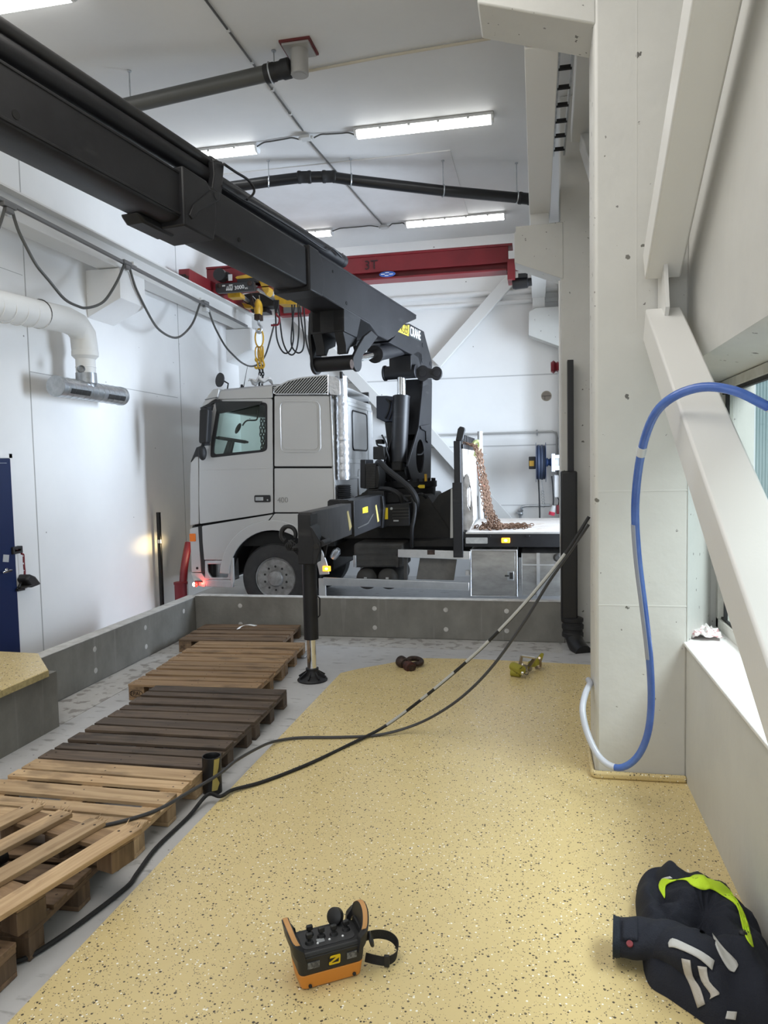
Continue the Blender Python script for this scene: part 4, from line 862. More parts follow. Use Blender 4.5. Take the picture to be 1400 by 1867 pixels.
b = MB(); b.cyl(K(.10, -.02, 3.36), K(.11, -.02, 2.9), .066, n=24); rod = b.build('lift_cylinder_rod', CHROME, crane)
b = MB(); b.lathe([(.0, 0), (.13, 0), (.122, -.03), (.120, -.96), (.12, -.985), (.0, -.985)], K(.11, -.02, 3.045), V((0, 0, 1)) + AH * -.17, 32); b.build('lift_cylinder', BLACK, crane)
b = MB(); b.bar(K(.30, -.02, 1.95), K(.29, -.02, 2.12), .16, .16); b.build('cylinder_eye', DARK, crane, bev=.02)
# column with two side plates and an oval opening
cpx = lambda zx, zy: kside(640 + zx / 6.225, 660 + zy / 6.225, .2)
co = [cpx(*p) for p in ((820, 190), (916, 190), (920, 240), (906, 1340), (740, 1362), (692, 1370), (643, 1180), (770, 740))]
hole = [cpx(785 + 46 * math.cos(a), 1075 + (190 if math.sin(a) > 0 else 195) * math.sin(a)) for a in [2 * math.pi * k / 20 for k in range(20)]]
for w0, w1 in ((.17, .2), (-.2, -.17)):
    b = MB(); b.prism(co, [hole], KF, w0, w1); cpl = b.build('column_plate', BLACK, crane, bev=.006)
cb = [cpx(*p) for p in ((822, 190), (905, 190), (897, 1340), (850, 1340), (835, 880), (790, 820))]
b = MB(); b.prism(cb, [], KF, -.168, .168); b.build('column', BLACK, crane, bev=.006)
b = MB(); q = [kside(*((640 + x / 6.225, 660 + y / 6.225)), .21) for x, y in ((780, 725), (890, 705), (892, 790), (866, 920), (848, 890), (845, 790), (790, 760))]; b.prism(q, [], KF, .20, .225); b.build('column_lock', BLACK, crane, bev=.006)
b = MB(); b.tube([K(*((lambda t: (t[0], .19, t[1]))(kside(640 + x / 6.225, 660 + y / 6.225, .19)))) for x, y in ((815, 890), (832, 950), (820, 1020), (790, 1050), (745, 1050))], .012, 8, 4); b.build('column_hose', RUB, crane)
# slewing ring, base, pedestal
rc = V((P(745, 884, y=10.9).x, 10.9, 0))
b = MB(); b.lathe([(.0, 1.70), (.40, 1.70), (.42, 1.72), (.42, 1.80), (.0, 1.80)], rc, (0, 0, 1), 40); b.lathe([(.36, 1.45), (.40, 1.60), (.40, 1.70)], rc, (0, 0, 1), 40); rgm = b.build('slewing_ring', BLACK, crane)
for k in range(24):
    a = 2 * math.pi * k / 24; b = MB(); b.cyl(rc + V((.385 * math.cos(a), .385 * math.sin(a), 1.80)), rc + V((.385 * math.cos(a), .385 * math.sin(a), 1.84)), .02, n=6); b.build('ring_bolt', BLACK, rgm)
b = MB(); b.prism([(-2.75, 1.0), (-1.1, 1.0), (-1.25, 1.25), (-1.5, 1.62), (-2.35, 1.62), (-2.6, 1.35)], [], XZ, 10.2, 11.7); b.build('crane_base', DARK, crane, bev=.02)
b = MB(); q = [P(*p, y=10.46) for p in ((761, 887), (764, 884), (774, 884), (774, 890), (764, 890))]; b.prism([(p.x, p.z) for p in q], [], XZ, 10.468, 10.474); b.build('yellow_tag', YELS, rgm)
b = MB(); q = P(776, 868, y=10.6); b.cyl((q.x, 10.6, 1.80), (q.x, 10.6, q.z + .03), .02, n=10); b.build('grease_cap', YELP, rgm)
# linkage under the boom: cheek plates, wide pin, folding cylinder
b = MB(); b.cyl(K(2.30, -.27, 3.27), K(2.30, .24, 3.27), .088, n=28); pin = b.build('linkage_pin', BLACK, crane)
for w0, w1 in ((-.30, -.26), (.235, .27)):
    q = [(2.30 + .13 * math.cos(a), 3.27 + .115 * math.sin(a)) for a in [math.radians(-200 + 220 * k / 14) for k in range(15)]]
    up = [(2.12, 3.38), (1.90, 3.50), (1.66, 3.66), (1.86, 3.70), (2.08, 3.60), (2.26, 3.46)] if w0 > 0 else [(2.2, 3.5), (2.0, 3.75), (2.0, 3.86), (2.42, 3.87), (2.46, 3.58)]
    pts = [(t, h) for t, h in q]
    b = MB(); hull = sorted(set(pts), key=lambda p: 0)
    lo = [p for p in pts if p[1] < 3.34]
    lo.sort(key=lambda p: math.atan2(p[1] - 3.27, p[0] - 2.30))
    poly = [(2.42, 3.31)] + [(2.30 + .125 * math.cos(a), 3.27 + .115 * math.sin(a)) for a in [math.radians(15 - 210 * k / 14) for k in range(15)]] + up
    b.prism(poly, [], KF, w0, w1); b.build('linkage_plate', BLACK, crane, bev=.006)
disc(641, 664, .271, .055, pin, RUSTD, 'pin_end')
b = MB()
b.prism([(2.12, 3.50), (2.00, 3.86), (2.50, 3.88), (2.50, 3.62), (2.42, 3.45), (2.42, 3.36), (2.36, 3.36), (2.30, 3.44)], [], KF, -.22, -.10)
b.prism([(2.12, 3.50), (2.00, 3.86), (2.50, 3.88), (2.50, 3.62), (2.42, 3.45), (2.42, 3.36), (2.36, 3.36), (2.30, 3.44)], [], KF, .06, .18)
b.prism([(2.15, 3.58), (2.00, 3.86), (2.50, 3.88), (2.50, 3.60)], [], KF, -.24, .20); b.build('linkage_bracket', BLACK, crane, bev=.008)
r0, r1 = K(2.25, .10, 3.30), K(1.15, .06, 3.53)
b = MB(); b.cyl(r0, r1, .05, n=24); b.build('folding_cylinder_rod', CHROME, crane)
dr_ = (r1 - r0).normalized(); c1_ = r0 + dr_ * .98
b = MB(); b.lathe([(0, 0), (.115, 0), (.115, .06), (.10, .07), (.10, 1.25), (.0, 1.25)], c1_, dr_, 28); b.build('folding_cylinder', BLACK, crane)
b = MB(); q = [kside(*p, .12) for p in ((650, 622), (668, 618), (664, 634), (655, 640))]; b.prism(q, [], KF, .05, .10); b.build('boom_lug', BLACK, crane, bev=.004)
b = MB(); b.cyl(kpt(622, 690, .1), kpt(622, 678, .1), .02, n=8); b.build('rod_stub', RUB, crane)
# control box, valve block, oil cooler, louvred box, hoses
zx7 = lambda zx, zy, y: P(640 + zx / 6.225, 660 + zy / 6.225, y=y)
def z7(name, pts, y0, y1, m_, par=crane, bev=.01):
    b = MB(); b.prism([(zx7(x, y, y0).x, zx7(x, y, y0).z) for x, y in pts], [], XZ, y0, y1); return b.build(name, m_, par, bev=bev)
z7('control_box', [(285, 385), (400, 382), (510, 396), (505, 660), (470, 672), (385, 682), (288, 636)], 10.95, 11.35, mat('blue_black_plastic', (.010, .014, .026), .45))
z7('valve_block', [(248, 960), (372, 960), (380, 1110), (248, 1105)], 10.5, 10.8, DARK)
z7('valve_block', [(380, 680), (470, 680), (490, 1180), (600, 1190), (640, 1340), (380, 1340), (440, 1180)], 11.0, 11.3, DARK)
z7('hose_block', [(290, 880), (350, 875), (355, 930), (290, 928)], 10.7, 10.9, DARK)
z7('oil_cooler_cover', [(103, 1108), (165, 1108), (165, 1440), (103, 1430)], 10.0, 10.5, BLACK)
ck = z7('oil_cooler', [(168, 1150), (300, 1145), (326, 1300), (310, 1430), (168, 1440)], 10.02, 10.45, DARK)
for k in range(15):
    y_ = 1160 + k * 19; p0, p1 = zx7(168, y_, 10.0), zx7(272, y_ - 2, 10.0); b = MB(); b.bar(p0, p1, .03, .014); b.build('cooling_fin', SOOT, ck)
z7('cooler_foot', [(190, 1440), (300, 1440), (300, 1480), (130, 1490)], 10.0, 10.4, DARK)
lv = z7('louvred_box', [(345, 1620), (660, 1600), (665, 1860), (345, 1867)], 9.72, 10.1, BLACK)
for k in range(4):
    y_ = 1665 + k * 36; p0, p1 = zx7(470, y_, 9.71), zx7(650, y_ - 6, 9.71); b = MB(); b.bar(p0, p1, .02, .01); b.build('louvre', SOOT, lv)
b = MB(); b.prism([(zx7(x, y, 9.715).x, zx7(x, y, 9.715).z) for x, y in ((352, 1655), (418, 1655), (418, 1785), (352, 1785))], [], XZ, 9.712, 9.718); b.build('yellow_sticker', YELS, lv)
b = MB(); q = zx7(455, 1665, 9.7); b.lathe([(.018, 0), (.018, .012), (0, .014)], (q.x, 9.72, q.z), (0, -1, 0), 12); b.build('lock', ZINC, lv)
b = MB(); q = zx7(508, 1802, 9.7); b.bx(q.x - .035, q.x + .035, 9.705, 9.72, q.z - .01, q.z + .01); b.build('plate', ZINC, lv)
z7('pedestal_box', [(335, 1490), (510, 1485), (640, 1590), (340, 1610)], 9.95, 10.3, BLACK)
z7('hose_tray', [(40, 1530), (110, 1505), (130, 1480), (320, 1470), (330, 1560), (40, 1570)], 9.9, 10.3, DARK)
def hose(pts, r, y, name='hydraulic_hose'):
    b = MB(); b.tube([zx7(a, c, yy) for (a, c), yy in zip(pts, y)], r, 10, 6); return b.build(name, RUB, crane)
hose([(300, 1150), (330, 1145), (420, 1230), (560, 1340), (680, 1450), (740, 1560), (745, 1680)], .042, [9.9, 9.85, 9.8, 9.75, 9.7, 9.7, 9.8])
hose([(330, 1440), (440, 1448), (540, 1500), (580, 1590)], .035, [9.9, 9.8, 9.75, 9.8])
hose([(690, 1540), (725, 1640), (712, 1780), (690, 1900), (690, 2100)], .026, [9.72, 9.68, 9.66, 9.68, 9.8])
hose([(350, 830), (400, 930), (400, 1000), (425, 1080), (435, 1160)], .013, [10.6, 10.5, 10.48, 10.5, 10.6])
hose([(730, 1520), (800, 1500), (850, 1540)], .02, [9.9, 9.8, 9.9])
hose([(285, 890), (300, 945), (350, 960), (370, 1000)], .012, [10.7, 10.6, 10.6, 10.6])
for k in range(5):
    x_ = 400 + k * 40; hose([(x_, 420 + 20 * k), (x_ + 40, 470 - 8 * k), (x_ + 25, 560), (x_ - 10, 640 + 15 * k)], .016, [10.93, 10.88, 10.86, 10.9])
# stabiliser: housing, two telescopic beams, leg
xs0, xs1 = -2.195, -2.065
b = MB(); b.bx(xs0 - .05, xs1 + .05, 9.75, 12.0, 1.20, 1.70); b.build('stabiliser_housing', BLACK, crane, bev=.01)
b = MB(); b.bx(xs0 - .025, xs1 + .03, 8.15, 9.9, 1.24, 1.655); sbm = b.build('stabiliser_beam', BLACK, crane, bev=.008)
b = MB(); b.bx(xs0, xs1, 6.62, 8.3, 1.265, 1.625); sb2 = b.build('stabiliser_beam', mat('scuffed_black_steel', (.022, .020, .020), .45, noise=((3, 9, 3), (.045, .041, .04), .4, .7)), crane, bev=.008)
cp_ = [P(*p, y=8.28) for p in ((602, 913), (606, 910), (638, 910), (643, 914), (643, 960), (644, 978), (638, 976), (634, 930), (602, 925))]
b = MB(); b.prism([(p.x, p.z) for p in cp_], [], XZ, 8.16, 8.28); b.build('beam_collar', BLACK, sbm, bev=.008)
cp_ = [P(*p, y=9.7) for p in ((684, 906), (700, 903), (703, 925), (700, 962), (690, 960), (686, 930))]
b = MB(); b.prism([(p.x, p.z) for p in cp_], [], XZ, 9.6, 9.72); b.build('housing_collar', BLACK, sbm, bev=.008)
def onx(name, pts, x, m_, par):
    q = [P(*p, x=x) for p in pts]; b = MB(); b.prism([(p.y, p.z) for p in q], [], YZ, x, x + .003); return b.build(name, m_, par)
onx('yellow_sticker', [(660.5, 926), (670, 923), (670.5, 934), (661, 936)], xs1 + .031, YELS, sbm)
onx('hazard_wedge', [(684, 922), (686, 920), (691, 950), (688, 952)], xs1 + .031, mat('faded_yellow_paint', (.48, .38, .12), .5), sbm)
onx('hazard_wedge', [(632, 933), (634.5, 931), (641, 960), (637, 968)], xs1 + .001, mat('faded_yellow_paint_worn', (.42, .34, .14), .5), sb2)
onx('weld_seam', [(651, 962), (652, 964), (671, 955), (681, 938), (680, 936), (670, 953)], xs1 + .031, SOOT, sbm)
ly, lx = 6.71, -2.125
g10 = lambda zx, zy, y=6.62: P(500 + zx / 10, 900 + zy / 10, y=y)
def g(name, pts, y0, y1, m_, par=crane, bev=.006):
    b = MB(); b.prism([(g10(x, y, y0).x, g10(x, y, y0).z) for x, y in pts], [], XZ, y0, y1); return b.build(name, m_, par, bev=bev)
hd_ = g('leg_head', [(422, 380), (655, 380), (655, 590), (700, 640), (740, 900), (720, 1290), (440, 1290), (430, 1000), (340, 1010), (310, 990), (430, 900)], 6.56, 6.80, BLACK)
g('head_plate', [(640, 590), (690, 640), (845, 900), (848, 950), (780, 1200), (770, 1285), (690, 1285), (700, 1100), (715, 900)], 6.53, 6.56, BLACK, hd_)
g('head_plate', [(700, 640), (770, 700), (950, 830), (970, 890), (925, 1170), (910, 1170), (880, 900), (760, 780)], 6.80, 6.83, BLACK, hd_)
q = g10(765, 960, 6.525); b = MB(); b.lathe([(.026, 0), (.026, .01), (0, .012)], (q.x, 6.53, q.z), (0, -1, 0), 14); b.build('head_bolt', DARK, hd_)
b = MB(); b.cyl((g10(880, 900, 6.6).x, 6.55, g10(880, 900).z), (g10(880, 900, 6.6).x, 6.80, g10(880, 900).z), .03, n=14); b.build('head_roller', BLACK, hd_)
b = MB(); b.cyl((lx, ly, 1.13), (lx, ly, .405), .070, n=32); b.build('leg_barrel', BLACK, crane)
b = MB(); b.cyl((lx, ly, .42), (lx, ly, .07), .045, n=28); b.build('leg_rod', CHROME, crane)
b = MB(); b.lathe([(0, .0), (.142, .0), (.145, .012), (.13, .028), (.075, .055), (.06, .09), (.062, .12), (.045, .125)], (lx, ly, .001), (0, 0, 1), 36)
for k in range(8):
    a = math.pi / 4 * k; b.bar((lx + .13 * math.cos(a), ly + .13 * math.sin(a), .032), (lx + .05 * math.cos(a), ly + .05 * math.sin(a), .085), .012, .03)
b.build('leg_foot', BLACK, crane)
b = MB(); b.tube([P(574, 1088, y=ly), P(580, 1088, y=ly), P(583, 1091, y=ly), P(583, 1122, y=ly), P(580, 1125, y=ly), P(574, 1125, y=ly)], .007, 8); b.build('leg_handle', BLACK, crane)
c_ = P(526, 974, y=6.75); b = MB(); b.tube([c_ + V((.072 * math.cos(a), 0, .075 * math.sin(a))) for a in [math.radians(-25 + 260 * k / 26) for k in range(27)]], [.02, .024], 10); b.build('hose_loop', RUB, crane)
for k in range(6): 
    b = MB(); o_ = V((random.uniform(-.03, .05), random.uniform(-.03, .03), 0)); b.tube([c_ + V((.02, 0, -.06)) + o_, c_ + V((-.02 + .02 * k, -.03, -.10)), c_ + V((.01 * k, -.02, -.15)) + o_ * .5, c_ + V((.10, 0, -.14))], .008, 6, 5); b.build('leg_hose', RUB, crane)
b = MB(); b.bar((lx + .052, ly + .01, .42), (lx + .052, ly + .01, .12), .012, .03); b.build('leg_guide', DARK, crane)
# ================================================================== OVERHEAD CRANE
oc = thing('overhead_crane', 'red overhead crane girder marked 3T spanning the hall behind the boom', 'overhead crane', (-2.7, 11.6, 4.9))
gy = 11.5
gz1, gz0 = P(640, 466, y=gy).z, P(640, 513, y=gy).z
b = MB(); b.bx(-5.27, -.335, gy, gy + .30, gz1 - .035, gz1); b.bx(-5.27, -.42, gy, gy + .30, gz0, gz0 + .03); b.bx(-5.27, -.40, gy + .12, gy + .18, gz0 + .03, gz1 - .035)
b.bx(-5.27, -.40, gy + .02, gy + .035, gz0 + .12, gz1 - .035); b.build('girder', RED, oc, bev=.006)
b = MB(); q = P(664, 492, y=gy + .015); b.text('3T', (q.x, gy + .014, q.z), (1, 0, 0), (0, 0, 1), .20, .003); b.build('lettering', mat('dark_paint_mark', (.035, .01, .012), .5), oc)
q = P(706, 500, y=gy); b = MB(); b.ell((q.x, gy - .002, gz0 + .07), .13, .004, .045, 20, 8); bs = b.build('blue_badge', mat('blue_sticker', (.05, .12, .42), .4), oc)
for k, (dx_, dz_) in enumerate(((-.07, 0), (0, .02), (.06, -.005), (-.01, -.022))): b = MB(); b.bx(q.x + dx_ - .03, q.x + dx_ + .03, gy - .012, gy - .008, gz0 + .066 + dz_, gz0 + .076 + dz_); b.build('badge_print', WHT, bs)
b = MB(); b.bx(-5.28, -5.10, 10.55, 13.1, 4.872, 5.06); b.build('end_carriage', RED, oc, bev=.01)
b = MB(); b.bx(-5.30, -5.16, 10.54, 10.56, 4.90, 4.98); b.bx(-5.2, -5.12, 10.52, 10.56, 4.9, 4.95); b.build('buffer', RUSTD, oc, bev=.004)
q0, q1 = P(925, 480, y=gy), P(939, 510, y=gy)
b = MB(); b.bx(q0.x, q1.x, gy - .05, gy + .35, q1.z, q0.z + .05); b.bx(q1.x - .08, -.07, gy + .1, gy + .3, 4.98, 5.12); b.build('end_bracket', RED, oc, bev=.004)
q = P(951, 516, y=gy + .1); b = MB(); b.lathe([(0, -.14), (.075, -.14), (.085, -.10), (.085, .08), (.06, .10), (.06, .15), (0, .15)], q, (1, 0, .06), 20); b.bx(q.x - .05, q.x + .09, gy, gy + .08, q.z + .06, q.z + .12); b.build('travel_motor', BLKP, oc)
# hoist trolley
hy = 11.42
h7 = lambda zx, zy, y=hy: P(380 + zx / 7, 480 + zy / 7, y=y)
def hb7(name, pts, y0, y1, m_, par=oc, bev=.006):
    b = MB(); b.prism([(h7(x, y, y0).x, h7(x, y, y0).z) for x, y in pts], [], XZ, y0, y1); return b.build(name, m_, par, bev=bev)
nb = hb7('name_bar', [(85, 262), (575, 228), (590, 345), (115, 380), (90, 360)], 11.28, 11.36, mat('dark_grey_bar', (.028, .028, .03), .4))
b = MB(); q = h7(330, 338, 11.275); b.text('3000', (q.x, 11.278, q.z), (1, 0, .07), (0, 0, 1), .085, .002); q = h7(465, 330, 11.275); b.text('KG', (q.x, 11.278, q.z), (1, 0, .07), (0, 0, 1), .035, .002); b.build('lettering', WHT, nb)
b = MB()
for x, y, s_ in ((175, 298, .05), (262, 290, .06), (225, 345, .11)): q = h7(x, y, 11.275); b.bx(q.x, q.x + s_, 11.272, 11.278, q.z, q.z + .022)
for k in range(4): q = h7(228 + k * 22, 342, 11.27); b.bar((q.x, 11.273, q.z - .01), (q.x + .02, 11.273, q.z + .06), .004, .012)
b.build('worn_print', mat('worn_white_print', (.55, .55, .53), .6), nb)
for x in (135, 525): q = h7(x, 285 if x < 300 else 255, 11.27); b = MB(); b.lathe([(.038, 0), (.04, .02), (.02, .03), (0, .03)], (q.x, 11.28, q.z), (0, -1, 0), 16); b.build('wheel_bolt', RUSTD, nb)
mt = hb7('hoist_motor', [(105, 120), (250, 110), (260, 190), (110, 215)], 11.3, 11.42, BLKP)
b = MB(); q = h7(150, 150, 11.3); b.lathe([(.0, -.05), (.10, -.05), (.10, .1), (.06, .14)], q, (0, 1, .0), 18); b.build('motor_fan', BLKP, mt)
b = MB(); q0, q1 = h7(255, 225, 11.29), h7(300, 140, 11.29); b.bx(q0.x, q1.x, 11.285, 11.30, q0.z, q1.z); b.build('rating_plate', GPLAST, mt)
hb7('hoist_drum_cover', [(340, 180), (360, 165), (540, 130), (620, 175), (360, 200)], 11.34, 11.46, YELP)
hb7('hoist_beam', [(360, 200), (610, 178), (610, 230), (365, 245)], 11.36, 11.48, BLKP)
hb7('gear_housing', [(640, 220), (700, 215), (775, 290), (770, 360), (735, 405), (690, 340)], 11.5, 11.7, YELP)
hb7('hoist_frame', [(240, 380), (400, 370), (410, 430), (250, 440)], 11.55, 11.75, YELP)
hb7('hoist_frame', [(420, 500), (560, 540), (540, 570), (460, 570)], 12.42, 12.6, YELP)
hb7('trolley_plate', [(830, 430), (870, 330), (900, 330), (920, 370), (1100, 480), (1120, 520), (890, 520)], 12.42, 12.7, YELP)
hb7('drum', [(440, 400), (620, 360), (830, 460), (830, 540), (540, 560), (430, 470)], 12.45, 12.75, DARK)
b = MB(); b.cyl(h7(360, 370, 11.6), h7(500, 480, 12.44), .035, n=14); b.cyl(h7(610, 310, 11.5), h7(830, 450, 12.44), .035, n=14); b.build('trolley_shaft', ZINC, oc)
hb7('rope_guide', [(530, 380), (550, 380), (590, 560), (540, 540)], 12.2, 12.22, RUSTD)
hb7('drive_motor', [(530, 590), (730, 560), (740, 620), (560, 630)], 12.5, 12.8, BLKP)
ebx = P(540, 565, y=13.0); b = MB(); b.bx(ebx.x - .30, ebx.x + .30, 12.9, 13.1, ebx.z - .11, ebx.z + .11); eb = b.build('end_beam', RED, oc, bev=.006)
b = MB(); b.bx(ebx.x - .20, ebx.x + .14, 12.88, 12.9, ebx.z - .07, ebx.z + .09); b.build('grey_cover', mat('grey_cover_paint', (.13, .13, .13), .5), eb)
# pendant cables hanging from the trolley
b = MB(); 
for pts in ([(850, 540), (858, 700), (870, 940), (920, 1090), (985, 1150), (1050, 1100), (1085, 960), (1075, 760), (1065, 530)], [(895, 560), (915, 760), (945, 980), (1000, 1120), (1060, 1170), (1110, 1130), (1140, 1020), (1155, 800), (1140, 510)],
            [(1100, 530), (1070, 780), (1055, 1000), (1085, 1100), (1150, 1145), (1205, 1100), (1220, 960), (1190, 760), (1160, 510)], [(1215, 530), (1230, 760), (1245, 980), (1290, 1150), (1310, 1180)]):
    pass
    bb = MB(); bb.tube([h7(x, y, 12.45) for x, y in pts], .014, 8, 5); bb.build('pendant_cable', RUB, oc)
b.bm.free()
b = MB(); b.tube([h7(*p, 12.4) for p in ((870, 570), (870, 660), (905, 700), (890, 780), (800, 792))], .018, 8, 5); b.build('red_cable', REDP, oc)
for k in range(4): b = MB(); b.tube([h7(840 + 18 * k, 470, 12.4), h7(845 + 14 * k, 560, 12.38), h7(880 - 8 * k, 640, 12.4)], .014, 8, 4); b.build('pendant_cable', RUB, oc)
# hook block
hk = P(471, 563, y=12.3)
b = MB(); b.ell((hk.x, 12.3, hk.z), .072, .10, .17, 18, 12); hkb = b.build('hook_block', YELP, oc)
b = MB(); b.bx(hk.x - .055, hk.x + .055, 12.22, 12.38, hk.z - .20, hk.z - .10); b.build('hook_swivel', RUSTD, hkb, bev=.01)
b = MB(); b.tube([V((hk.x + x, 12.3, hk.z + z)) for x, z in ((0, -.18), (.0, -.26), (.035, -.30), (.045, -.36), (.01, -.41), (-.035, -.39), (-.045, -.33))], .022, 10, 4); b.build('hook', ZINC, hkb)
for dx_ in (-.03, .03): b = MB(); b.cyl((hk.x + dx_, 12.3, hk.z + .15), (hk.x + dx_ * 2, 12.2, 4.98), .008, n=6); b.build('hoist_rope', ZINC, oc)
# chain sling hanging from the hook
sl_ = thing('chain_sling', 'black lifting chain with yellow links hanging from the hoist hook behind the cab', 'chain', (hk.x, 12.3, 2.2))
def link(c, ax, up, R, r, el=1.6): b = MB(); b.torus(c, ax, R, r, 18, 7, el, up); return b
zc = hk.z - .50; ml = link(V((hk.x, 12.3, zc)), (0, 1, 0), (0, 0, 1), .075, .014, 2.1).build('master_link', YELP, sl_)
for k, dx_ in enumerate((-.045, -.015, .02, .05)): link(V((hk.x + dx_, 12.3 + .02 * (k % 2), zc - .26)), (1, .4 * (k - 1.5), 0), (0, 0, 1), .045, .011, 2.6).build('sling_link', YELP, sl_)
for k, dx_ in enumerate((-.06, .0, .05)):
    b = MB(); c_ = V((hk.x + dx_, 12.28, zc - .42)); b.tube([c_ + V((.0, 0, .07)), c_ + V((.02, 0, .0)), c_ + V((.03, 0, -.06)), c_ + V((0, 0, -.10)), c_ + V((-.03, 0, -.07))], .018, 8, 4); b.ell(c_ + V((0, 0, .05)), .03, .02, .04, 10, 8); b.build('grab_hook', YELP, sl_)
for j, dx_ in enumerate((-.018, .035)):
    for k in range(34 if j == 0 else 31):
        z0_ = zc - .50 - k * .058
        link(V((hk.x + dx_ + .01 * math.sin(k * .9), 12.3, z0_)), (1, 0, 0) if k % 2 else (.2, 1, 0), (0, 0, 1), .021, .010, 1.9).build('chain_link', BLK, sl_)
q = P(478, 692, y=12.0)
b = MB(); b.loft([[q + V((-.22 + .4 * i / 8, .05 * math.sin(i), -.02 + .035 * math.sin(i * 1.9 + j) + (.03 if j == 1 else 0) - .015 * j + (0, .05, .07, .03)[j] * math.sin(math.pi * i / 8))) + V((0, -.09 + .06 * j, 0)) for i in range(9)] for j in range(4)], closed=False, caps=False)
o = b.build('white_rag', STRIP); o.modifiers.new('thick', 'SOLIDIFY').thickness = .012; tag(o, 'crumpled white rag lying on the cab roof beside the chain', 'rag')
# ================================================================== LEFT WALL FITTINGS
fx = -5.0
ft = thing('festoon_cable', 'grey track with looping black power cable along the left wall beam', 'cable', (fx, 8.5, 4.6))
ft0, ft1 = P(-60, 331, x=fx), P(450, 595, x=fx)
b = MB(); b.bar(ft0 + (ft0 - ft1).normalized() * 4.5, ft1, .035, .04); b.build('track', mat('grey_track', (.16, .16, .16), .4, .4), ft, bev=.004)
def z4(zx, zy):
    q = P(zx / 2.8, 340 + zy / 2.8, x=fx)
    return q if q.y < 12.7 else P(zx / 2.8, 340 + zy / 2.8, y=12.7)
for pts in ([(-60, 60), (-30, 240), (0, 190), (25, 110)], [(60, 115), (90, 215), (130, 300), (185, 400), (250, 480), (330, 575), (400, 612), (440, 620), (500, 605), (545, 570), (600, 480), (635, 395)],
            [(658, 400), (680, 480), (705, 545), (780, 690), (830, 745), (890, 772), (935, 755), (985, 695), (1020, 600), (1027, 585)],
            [(1065, 630), (1085, 690), (1110, 745), (1150, 815), (1190, 860), (1235, 900), (1280, 918), (1320, 905), (1355, 860), (1385, 760), (1400, 700)]):
    b = MB(); b.tube([z4(*p) for p in pts], .016, 8, 5); b.build('cable_loop', PIPEG, ft)
for zx, zy in ((42, 100), (645, 393), (1047, 595)):
    q = z4(zx, zy); b = MB(); b.bx(fx - .03, fx + .03, q.y - .09, q.y + .09, q.z - .02, q.z + .03); b.bx(fx - .025, fx + .025, q.y - .05, q.y + .05, q.z - .07, q.z - .02); b.build('cable_trolley', mat('trolley_grey_%d' % zx, (.13, .13, .13), .5), ft, bev=.006)
q = z4(1050, 630); b = MB(); b.bx(fx - .04, fx + .04, q.y - .05, q.y + .05, q.z - .03, q.z + .03); b.build('end_clamp', GPLAST, ft, bev=.006)
for zx, zy in ((150, 130), (700, 400), (1040, 580)):
    q = z4(zx, zy); b = MB(); b.bx(-5.058, fx - .02, q.y - .05, q.y + .05, q.z - .01, q.z + .03); b.build('track_bracket', STEELW, ft)
# white duct with elbow and perforated diffuser
dt = thing('air_duct', 'white air duct with an elbow on the left wall, ending in a metal tee diffuser', 'duct', (-5.2, 7.5, 3.0))
dx = -5.2
pts = [P(-120, 538, x=dx) + (P(-120, 538, x=dx) - P(0, 557, x=dx)) * 5, P(0, 557, x=dx), P(90, 577, x=dx), P(120, 583, x=dx), P(140, 593, x=dx), P(151, 610, x=dx), P(154, 632, x=dx), P(155, 640, x=dx)]
b = MB(); b.tube(pts, .148, 26); du = b.build('duct', mat('white_duct_paint', (.74, .74, .72), .45, bump=(12, .15)), dt)
for k in range(9):
    f = k / 9; q = P(-120, 538, x=dx).lerp(pts[2], f); dd = (pts[2] - pts[0]).normalized(); b = MB(); b.torus(q, dd, .149, .004, 26, 6); b.build('duct_seam', WALL, du)
q = P(72, 572, x=dx); b = MB(); b.torus(q, (pts[2] - pts[0]).normalized(), .149, .007, 26, 6); b.build('duct_joint', PIPEG, du)
e0 = pts[-1]; b = MB(); b.lathe([(.148, .0), (.152, -.005), (.152, -.06), (.112, -.10), (.112, -.27), (.118, -.275), (.118, -.29)], e0, (0, 0, 1), 26); b.build('duct_reducer', mat('white_duct_paint_b', (.74, .74, .72), .45), dt)
b = MB()
for zz in (-.19, -.26): b.torus(e0 + V((0, 0, zz)), (0, 0, 1), .113, .005, 26, 6)
b.build('duct_ring', WALL, dt)
q = P(149, 673, x=dx + .11); b = MB(); b.lathe([(.0, .02), (.028, .02), (.04, .05), (.04, .0)], (dx + .09, q.y, q.z), (.8, -.6, 0), 18); b.build('damper_knob', ZINC, dt)
zb = P(160, 684, x=dx).z; ty_ = e0.y
b = MB(); b.lathe([(.118, .02), (.12, -.10), (.112, -.11), (.105, -.15)], (dx, ty_, zb), (0, 0, 1), 26); b.build('spigot', ZINC, dt)
dL, dR = P(101, 708, x=dx), P(221, 719, x=dx); zc_ = (dL.z + dR.z) / 2
b = MB(); b.lathe([(.0, 0), (.115, 0), (.118, .004), (.118, .06), (.112, .062), (.112, dR.y - dL.y - .06), (.118, dR.y - dL.y - .058), (.118, dR.y - dL.y - .004), (.0, dR.y - dL.y)], (dx, dL.y, zc_), (0, 1, 0), 32); df = b.build('diffuser', ZINC, dt)
for k in range(11): b = MB(); b.torus((dx, dL.y + .1 + k * (dR.y - dL.y - .2) / 10, zc_), (0, 1, .12), .1125, .0035, 28, 6); b.build('spiral_seam', ZINC, df)
